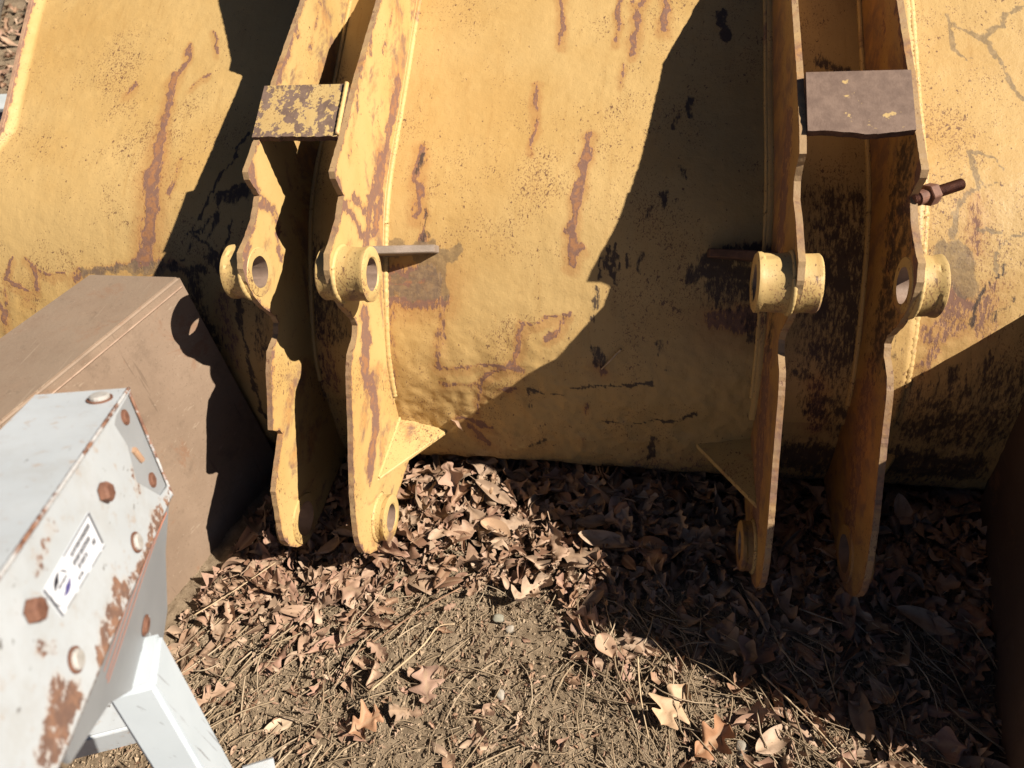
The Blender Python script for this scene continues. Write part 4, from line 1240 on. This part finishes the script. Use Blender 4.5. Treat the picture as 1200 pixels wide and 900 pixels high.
# torn scraps of leaf scattered over the soil in front
for i in range(2600):
    x = r.uniform(-1.2, 1.1); y = r.uniform(0.36, 1.2)
    if x < -1.0 - 0.3 * (1.35 - y): continue
    s = (x, y, float(ground_z(x, y)) + r.uniform(0.002, 0.012), r.uniform(0, 6.283), r.gauss(0, 0.5), r.gauss(0, 0.5), r.uniform(0.08, 0.34))
    V, F, ve = LOW[i % len(LOW)]
    R = np.array(rot_of(s).to_matrix())
    SV.append((V * s[6]) @ R.T + np.array(s[:3])); SF.append(F + off); SVe.append(ve); ST.append(np.full(len(V), (i * 0.6180339) % 1.0)); off += len(V)
# broken pieces among the drift
for i in range(2600):
    x = r.uniform(-1.3, 1.15); y = r.uniform(0.6, 1.45)
    if x < -1.0 - 0.3 * (1.35 - y) or r.random() > density(x, y): continue
    s = (x, y, float(ground_z(x, y)) + r.uniform(0.01, 0.05), r.uniform(0, 6.283), r.gauss(0, 0.6), r.gauss(0, 0.6), r.uniform(0.2, 0.55))
    V, F, ve = LOW[i % len(LOW)]
    R = np.array(rot_of(s).to_matrix())
    SV.append((V * s[6]) @ R.T + np.array(s[:3])); SF.append(F + off); SVe.append(ve); ST.append(np.full(len(V), (i * 0.6180339 + .3) % 1.0)); off += len(V)
# leaf litter farther off, left of and behind the bucket
for i in range(2600):
    x = r.uniform(-7.5, -1.95); y = r.uniform(1.2, 8.5)
    z = float(ground_z(x, y)) + r.uniform(0.005, 0.05)
    s = (x, y, z, r.uniform(0, 6.283), r.gauss(0, 0.4), r.gauss(0, 0.4), r.uniform(1.1, 2.0))
    V, F, ve = LOW[i % len(LOW)]
    R = np.array(rot_of(s).to_matrix())
    SV.append((V * s[6]) @ R.T + np.array(s[:3])); SF.append(F + off); SVe.append(ve); ST.append(np.full(len(V), (i * 0.6180339) % 1.0)); off += len(V)
me = np_mesh('leaf_litter', np.concatenate(SV), np.concatenate(SF), {'vein': np.concatenate(SVe), 'tone': np.concatenate(ST)})
tag(link('leaf_litter', me, M_LEAF), kind='stuff')

# leaves that stand out singly
def hero(x, y, dz, L, W, lobes, rz, rx, ry, tone, label, curl=0.5, bend=0.6, fold=0.2, seed=1, z=None):
    V, F, ve = leaf_arrays(L, W, lobes, curl, bend, fold, seed, ns=26, nc=4, twist=0.3)
    me = np_mesh('oak_leaf', V, F, {'vein': ve, 'tone': np.full(len(V), tone)})
    o = link('oak_leaf', me, M_LEAF_HERO)
    o.location = (x, y, (float(ground_z(x, y)) if z is None else z) + dz)
    o.rotation_euler = (rx, ry, rz)
    return tag(o, label, 'leaf')
k = NT('dead_oak_leaf_single')
ramp = k.n.new('ShaderNodeValToRGB'); cr = ramp.color_ramp
cr.elements[0].position = 0.0; cr.elements[0].color = (0.29, 0.14, 0.07, 1)
cr.elements[1].position = 1.0; cr.elements[1].color = (0.48, 0.37, 0.26, 1)
for p, cc in ((0.25, (0.37, 0.20, 0.11, 1)), (0.5, (0.34, 0.215, 0.155, 1)), (0.75, (0.44, 0.29, 0.175, 1))):
    e = cr.elements.new(p); e.color = cc
k.l.new(k.attr('tone'), ramp.inputs[0])
cc = k.mix(k.math('MULTIPLY', k.step(k.noise(60, 5, 0.7), 0.5, 0.75), 0.4), ramp.outputs[0], (0.20, 0.11, 0.065))
cc = k.mix(k.math('MULTIPLY', k.attr('vein'), 0.5), cc, (0.46, 0.33, 0.21))
M_LEAF_HERO = k.out(cc, 0.6, k.bump(k.noise(140, 3, 0.6), 0.4, 0.001), 0.25)
hero(-.735, .945, .030, .125, .085, 3, -1.9, 0.15, 0.05, .55, 'large pale lobed oak leaf lying in front of the left pair of yellow lugs', .3, .4, .1, 3)
hero(-.465, .716, .022, .095, .075, 3, 0.3, 0.1, -0.1, .50, 'broad greyish pink leaf flat on the soil at bottom centre left', .25, .5, .05, 5)
hero(-.585, .615, .022, .085, .075, 3, -0.9, 0.1, 0.1, .28, 'orange brown lobed leaf near the bottom edge, right of the white leg', .5, .5, .2, 8)
hero(-.790, .590, .022, .075, .030, 0, -1.1, 0.0, 0.1, .98, 'small cream coloured narrow leaf beside the foot of the white leg', .4, .6, .2, 9)
hero(-.055, .850, .022, .065, .050, 0, 0.6, 0.2, 0.1, .60, 'small pinkish leaf on the edge of the shadow, right of centre', .6, .6, .3, 10)
hero(.100, .735, .026, .120, .090, 3, 2.6, 0.12, -0.2, .78, 'big tan oak leaf in the sun just below the shadow, lower right', .35, .5, .15, 11)
hero(.185, .672, .024, .105, .085, 3, -0.8, 0.25, 0.2, .10, 'dark orange curled leaf at the bottom edge, lower right', .9, .8, .3, 12)
hero(-.860, .840, .024, .110, .075, 3, 2.3, -0.1, 0.2, .48, 'dull pink brown leaf in the litter nearest the white frame', .4, .5, .1, 13)
hero(-.515, 1.285, .085, .135, .075, 3, 0.35, 1.05, -0.1, .52, 'tall pinkish leaf propped upright beside the left lugs under the bucket', .8, .8, .4, 14)
hero(-.430, 1.270, .050, .110, .060, 3, -0.8, 0.5, 0.3, .72, 'light tan leaf curled on the sunlit drift right of the left lugs', .9, .9, .4, 15)
hero(-.375, 1.150, .040, .100, .060, 0, 1.2, 0.2, 0.3, .68, 'cupped buff leaf at the edge of the shade below the bucket', 1.1, .8, .4, 16)
hero(-.04, 1.245, .035, .120, .065, 0, 0.2, 0.5, 0.0, .50, 'long smooth leaf slanting up in the shade below the bucket', .6, .5, .2, 17)
hero(-.500, 1.352, 0.0, .040, .020, 0, 1.3, 0.6, 0.4, .62, 'scrap of curled leaf caught on the tip of the left gusset', 1.2, 1.0, .5, 18, z=.115)

# ------------------------------------------------------------------ needles, twigs, crumbs and pebbles
def blades(n, region, Lr, rad, lift, seed, dirs=None, tilt=0.25):
    r = random.Random(seed); V = []; F = []; T = []
    while n > 0:
        x = r.uniform(region[0], region[1]); y = r.uniform(region[2], region[3])
        if x < -1.0 - 0.3 * (1.35 - y): continue
        if y > 1.05 and r.random() > 0.35: continue
        n -= 1
        L = r.uniform(*Lr); a = r.uniform(0, math.pi) if dirs is None else r.choice(dirs) + r.gauss(0, 0.35)
        z = float(ground_z(x, y)) + r.uniform(0.001, lift)
        dx, dy = math.cos(a), math.sin(a)
        dz = r.gauss(0, tilt); bow = r.gauss(0, 0.07) * L; up = r.uniform(-0.02, 0.12) * L
        rr = rad * r.uniform(0.6, 1.4); b0 = len(V); K = 4
        for i in range(K + 1):
            t = i / K - 0.5; q = 1 - 4 * t * t
            cx = x + dx * L * t - dy * bow * q; cy = y + dy * L * t + dx * bow * q; cz = z + dz * L * t + up * q
            g = rr * (1 - 0.5 * abs(t))
            V += [(cx - dy * g, cy + dx * g, cz), (cx + dy * g, cy - dx * g, cz), (cx, cy, cz + 1.5 * g)]
        for i in range(K):
            for q in range(3):
                a0 = b0 + i * 3
                F.append((a0 + q, a0 + (q + 1) % 3, a0 + 3 + (q + 1) % 3, a0 + 3 + q))
        T += [r.random()] * (3 * (K + 1))
    return np.array(V), np.array(F), np.array(T)
def tone_mat(name, cols, rough=0.8):
    k = NT(name)
    ramp = k.n.new('ShaderNodeValToRGB'); cr = ramp.color_ramp
    cr.elements[0].position = 0; cr.elements[0].color = (*cols[0], 1); cr.elements[1].position = 1; cr.elements[1].color = (*cols[-1], 1)
    for i, c in enumerate(cols[1:-1]):
        e = cr.elements.new((i + 1) / (len(cols) - 1)); e.color = (*c, 1)
    k.l.new(k.attr('tone'), ramp.inputs[0])
    c = k.mix(k.math('MULTIPLY', k.step(k.noise(70, 4, 0.7), 0.5, 0.75), 0.4), ramp.outputs[0], tuple(x * 0.5 for x in cols[0]))
    return k.out(c, rough, None, 0.2)
M_STRAW = tone_mat('dry_straw', [(0.20, 0.145, 0.09), (0.36, 0.27, 0.175), (0.28, 0.20, 0.125), (0.45, 0.35, 0.24), (0.33, 0.245, 0.16)])
V, F, T = blades(4200, (-1.2, 1.15, 0.36, 1.30), (0.015, 0.075), 0.0009, 0.010, 5)
tag(link('dry_grass_and_needles', np_mesh('dry_grass_and_needles', V, F, {'tone': T}), M_STRAW), kind='stuff')
P1 = blades(150, (-1.1, 0.9, 0.36, 1.02), (0.06, 0.19), 0.0017, 0.020, 6, tilt=0.08)
P2 = blades(70, (-1.1, -0.55, 0.45, 0.85), (0.06, 0.16), 0.0019, 0.024, 16, dirs=[0.9, 1.2, 0.6], tilt=0.08)
P3 = blades(260, (-0.15, 0.80, 0.40, 1.00), (0.07, 0.20), 0.0018, 0.024, 26, dirs=[2.2, 2.5, 1.9], tilt=0.10)
o1, o2 = len(P1[0]), len(P1[0]) + len(P2[0])
V = np.concatenate([P1[0], P2[0], P3[0]]); F = np.concatenate([P1[1], P2[1] + o1, P3[1] + o2]); T = np.concatenate([P1[2], P2[2], P3[2]])
tag(link('dry_grass_stalks', np_mesh('dry_grass_stalks', V, F, {'tone': T}), M_STRAW), kind='stuff')
# crumbs of soil and shredded leaf
def crumbs(n, seed):
    r = np.random.default_rng(seed)
    base = np.array([(1, 0, 0), (-1, 0, 0), (0, 1, 0), (0, -1, 0), (0, 0, 1), (0, 0, -1)], float)
    fc = np.array([(0, 2, 4), (2, 1, 4), (1, 3, 4), (3, 0, 4), (2, 0, 5), (1, 2, 5), (3, 1, 5), (0, 3, 5)])
    x = r.uniform(-1.25, 1.15, n); y = r.uniform(0.34, 1.2, n)
    keep = x > -1.0 - 0.3 * (1.35 - y)
    x, y = x[keep], y[keep]; n = len(x)
    z = ground_z(x, y) + r.uniform(-0.001, 0.006, n)
    sc = r.uniform(0.0012, 0.0050, n) * np.where(r.random(n) < 0.04, 1.9, 1.0)
    jit = r.uniform(0.5, 1.3, (n, 6, 1))
    ani = r.uniform(0.35, 1.3, (n, 1, 3))
    th = r.uniform(0, 6.283, n); c, s = np.cos(th), np.sin(th)
    V = base[None] * jit * ani * sc[:, None, None]
    Vx = V[..., 0] * c[:, None] - V[..., 1] * s[:, None]; Vy = V[..., 0] * s[:, None] + V[..., 1] * c[:, None]
    V = np.stack([Vx + x[:, None], Vy + y[:, None], V[..., 2] + z[:, None]], -1)
    F = fc[None] + (np.arange(n) * 6)[:, None, None]
    T = np.repeat(r.random(n), 6)
    return V.reshape(-1, 3), F.reshape(-1, 3), T
M_CRUMB = tone_mat('soil_crumb', [(0.19, 0.135, 0.088), (0.305, 0.225, 0.150), (0.39, 0.295, 0.20), (0.24, 0.172, 0.112), (0.35, 0.262, 0.175)], 0.95)
V, F, T = crumbs(34000, 8)
tag(link('soil_crumbs', np_mesh('soil_crumbs', V, F, {'tone': T}, smooth=False), M_CRUMB), kind='stuff')

M_TWIG = rusty_steel('twig_bark', (0.20, 0.115, 0.07), (0.36, 0.22, 0.135), scale=40, rough=0.85)
M_TWIGP = rusty_steel('pale_stalk', (0.42, 0.30, 0.18), (0.52, 0.39, 0.25), scale=40, rough=0.8)
def twig(pts, rad, mat, label, name='twig'):
    bm = bmesh.new()
    P = catmull(pts, 6); n = 6; rings = []
    P = [Vector(p) for p in P]
    for i, p in enumerate(P):
        t = (P[min(i + 1, len(P) - 1)] - P[max(0, i - 1)]).normalized(); u = t.orthogonal().normalized(); w = t.cross(u)
        g = rad * (1 - 0.45 * i / len(P)) * (1 + 0.15 * math.sin(i * 1.9))
        rings.append([bm.verts.new(p + (u * math.cos(6.2832 * q / n) + w * math.sin(6.2832 * q / n)) * g) for q in range(n)])
    for a, b in zip(rings[:-1], rings[1:]):
        for q in range(n): bm.faces.new((a[q], a[(q + 1) % n], b[(q + 1) % n], b[q]))
    bm.faces.new(rings[0]); bm.faces.new(rings[-1])
    return tag(bm_obj(name, bm, mat, None, smooth=True, origin=P[0]), label, 'twig' if name == 'twig' else 'straw')
def gz(x, y, d=0.02): return (x, y, float(ground_z(x, y)) + d)
twig([gz(-.665, .775), gz(-.515, .905, .03), gz(-.43, .985, .03), gz(-.345, 1.06)], .0024, M_TWIG, 'long thin reddish twig lying diagonally across the middle foreground soil')
twig([gz(-1.105, .815, .05), gz(-1.03, .885, .055), gz(-.945, .985, .05)], .0020, M_TWIGP, 'thin pale stalk over the leaf drift beside the white frame')
twig([gz(-.60, .68), gz(-.50, .80, .028), gz(-.47, .86, .03), gz(-.43, .875)], .0026, M_TWIGP, 'bent straw coloured stalk in the left foreground')
twig([gz(.02, .84), gz(.03, .74, .03), gz(.05, .66)], .0024, M_TWIGP, 'curved pale stalk in the sun at lower right centre')
twig([gz(.30, .83, .03), gz(.39, .73, .045), gz(.47, .645, .03)], .0022, M_TWIGP, 'long stalk crossing from the shade into the sun at lower right')
def on_shell(x, s, h=0.004):
    y, z, n = shell_frame(s); return (x, y + n[0] * h, z + n[1] * h)
twig([on_shell(-.053, 1.931), on_shell(-.078, 1.96, .007), on_shell(-.101, 1.987)], .0026, M_TWIGP, 'short pale straw stuck to the face of the bucket at the edge of the shadow', 'straw')
def pebble(x, y, s, mat, label, seed):
    bm = bmesh.new()
    bmesh.ops.create_icosphere(bm, subdivisions=3, radius=1)
    for v in bm.verts:
        n = mnoise.noise(v.co * 1.3 + Vector((seed * 3.1, 0, 0)))
        v.co = Vector((v.co.x * s * 1.0, v.co.y * s * 1.25, v.co.z * s * 0.7)) * (1 + 0.28 * n)
    o = bm_obj('pebble', bm, mat, None, smooth=True)
    o.location = gz(x, y, s * 0.45); o.rotation_euler = (0.2, 0.1, seed * 1.7)
    return tag(o, label, 'pebble')
M_PEB = rusty_steel('grey_green_stone', (0.20, 0.19, 0.145), (0.27, 0.25, 0.20), scale=50, rough=0.8)
M_PEB2 = rusty_steel('pale_grey_stone', (0.27, 0.235, 0.19), (0.35, 0.31, 0.26), scale=50, rough=0.8)
pebble(-.327, .912, .013, M_PEB, 'smooth grey green pebble on the soil in the middle foreground', 1)
pebble(.247, .672, .014, M_PEB2, 'greyish pebble near the bottom edge at lower right', 2)
pebble(-.295, .885, .010, M_PEB2, 'small dull pebble just right of the grey green one', 3)
pebble(-.29, .72, .011, M_PEB2, 'little brownish pebble on the soil at bottom centre', 4)

# ------------------------------------------------------------------ beyond the bucket's left end
k = NT('weathered_split_wood')
c = k.mix(k.step(k.noise(14, 6, 0.75, stretch=(0.12, 2.2, 2.2)), 0.36, 0.64), (0.07, 0.052, 0.040), (0.27, 0.235, 0.19))
c = k.mix(k.step(k.noise(30, 5, 0.7, stretch=(0.08, 2.5, 2.5)), 0.56, 0.62), c, (0.035, 0.026, 0.02))
M_LOG = k.out(c, 0.9, k.bump(k.noise(20, 5, 0.7, stretch=(0.12, 3.0, 3.0)), 1.0, 0.03), 0.1)
def log(p0, p1, rad, label, seed):
    bm = bmesh.new(); p0, p1 = Vector((0, 0, 0)), Vector((( Vector(p1) - Vector(p0)).length, 0, 0))
    n, kx = 22, 26; rings = []
    for i in range(kx + 1):
        t = i / kx
        ring = []
        for q in range(n):
            th = 6.2832 * q / n
            g = rad * (1 + 0.30 * (float(fbm(math.cos(th) * 2 + seed, math.sin(th) * 2 + t * 0.6, 3 + seed, 4)) - 0.5) + 0.10 * math.cos(3 * th))
            ring.append(bm.verts.new((p1.x * t, g * math.cos(th), g * math.sin(th))))
        rings.append(ring)
    for a, b in zip(rings[:-1], rings[1:]):
        for q in range(n): bm.faces.new((a[q], a[(q + 1) % n], b[(q + 1) % n], b[q]))
    bm.faces.new(rings[0]); bm.faces.new(rings[-1])
    return bm_obj('split_log', bm, M_LOG, None, smooth=True)
def place_log(p0, p1, rad, label, seed):
    o = log(p0, p1, rad, label, seed)
    d = Vector(p1) - Vector(p0)
    o.location = p0; o.rotation_euler = d.to_track_quat('X', 'Z').to_euler()
    return tag(o, label, 'log', 'grey logs on the leaves behind the bucket')
place_log((-5.9, 6.5, 0.03), (-4.95, 5.05, 0.03), 0.13, 'thickest weathered grey log, top left corner behind the bucket', 1)
place_log((-5.3, 6.6, 0.00), (-4.65, 5.35, 0.00), 0.075, 'thin dark log lying beside the thick grey one, top left behind the bucket', 2)
place_log((-5.75, 5.9, 0.10), (-4.75, 4.95, 0.05), 0.045, 'slim split branch leaning across the grey logs at top left', 3)
ch = empty('steel_channel', (-3.7, 3.55, -0.10), 'pale grey painted steel channel on the ground beyond the left end of the bucket', 'channel')
M_PALE = rusty_steel('pale_grey_channel_paint', (0.40, 0.43, 0.43), (0.50, 0.53, 0.53), scale=6, rough=0.5)
M_NAVY = rusty_steel('dark_blue_channel_paint', (0.03, 0.045, 0.09), (0.05, 0.07, 0.13), scale=6, rough=0.5)
bm = bmesh.new()
def box(bm, c, h, rz=0.0):
    r_ = bmesh.ops.create_cube(bm, size=2.0)
    R_ = Matrix.Rotation(rz, 3, 'Z')
    for v in r_['verts']:
        v.co = Vector(c) + R_ @ Vector((v.co.x * h[0], v.co.y * h[1], v.co.z * h[2]))
box(bm, (-3.75, 3.62, 0.10), (0.75, 0.10, 0.012)); bmesh.ops.bevel(bm, geom=bm.edges[:], offset=0.004, segments=1, affect='EDGES')
bm_obj('top_flange', bm, M_PALE, ch)
bm = bmesh.new(); box(bm, (-3.75, 3.535, -0.02), (0.75, 0.010, 0.105)); bmesh.ops.bevel(bm, geom=bm.edges[:], offset=0.003, segments=1, affect='EDGES')
bm_obj('web', bm, M_NAVY, ch)
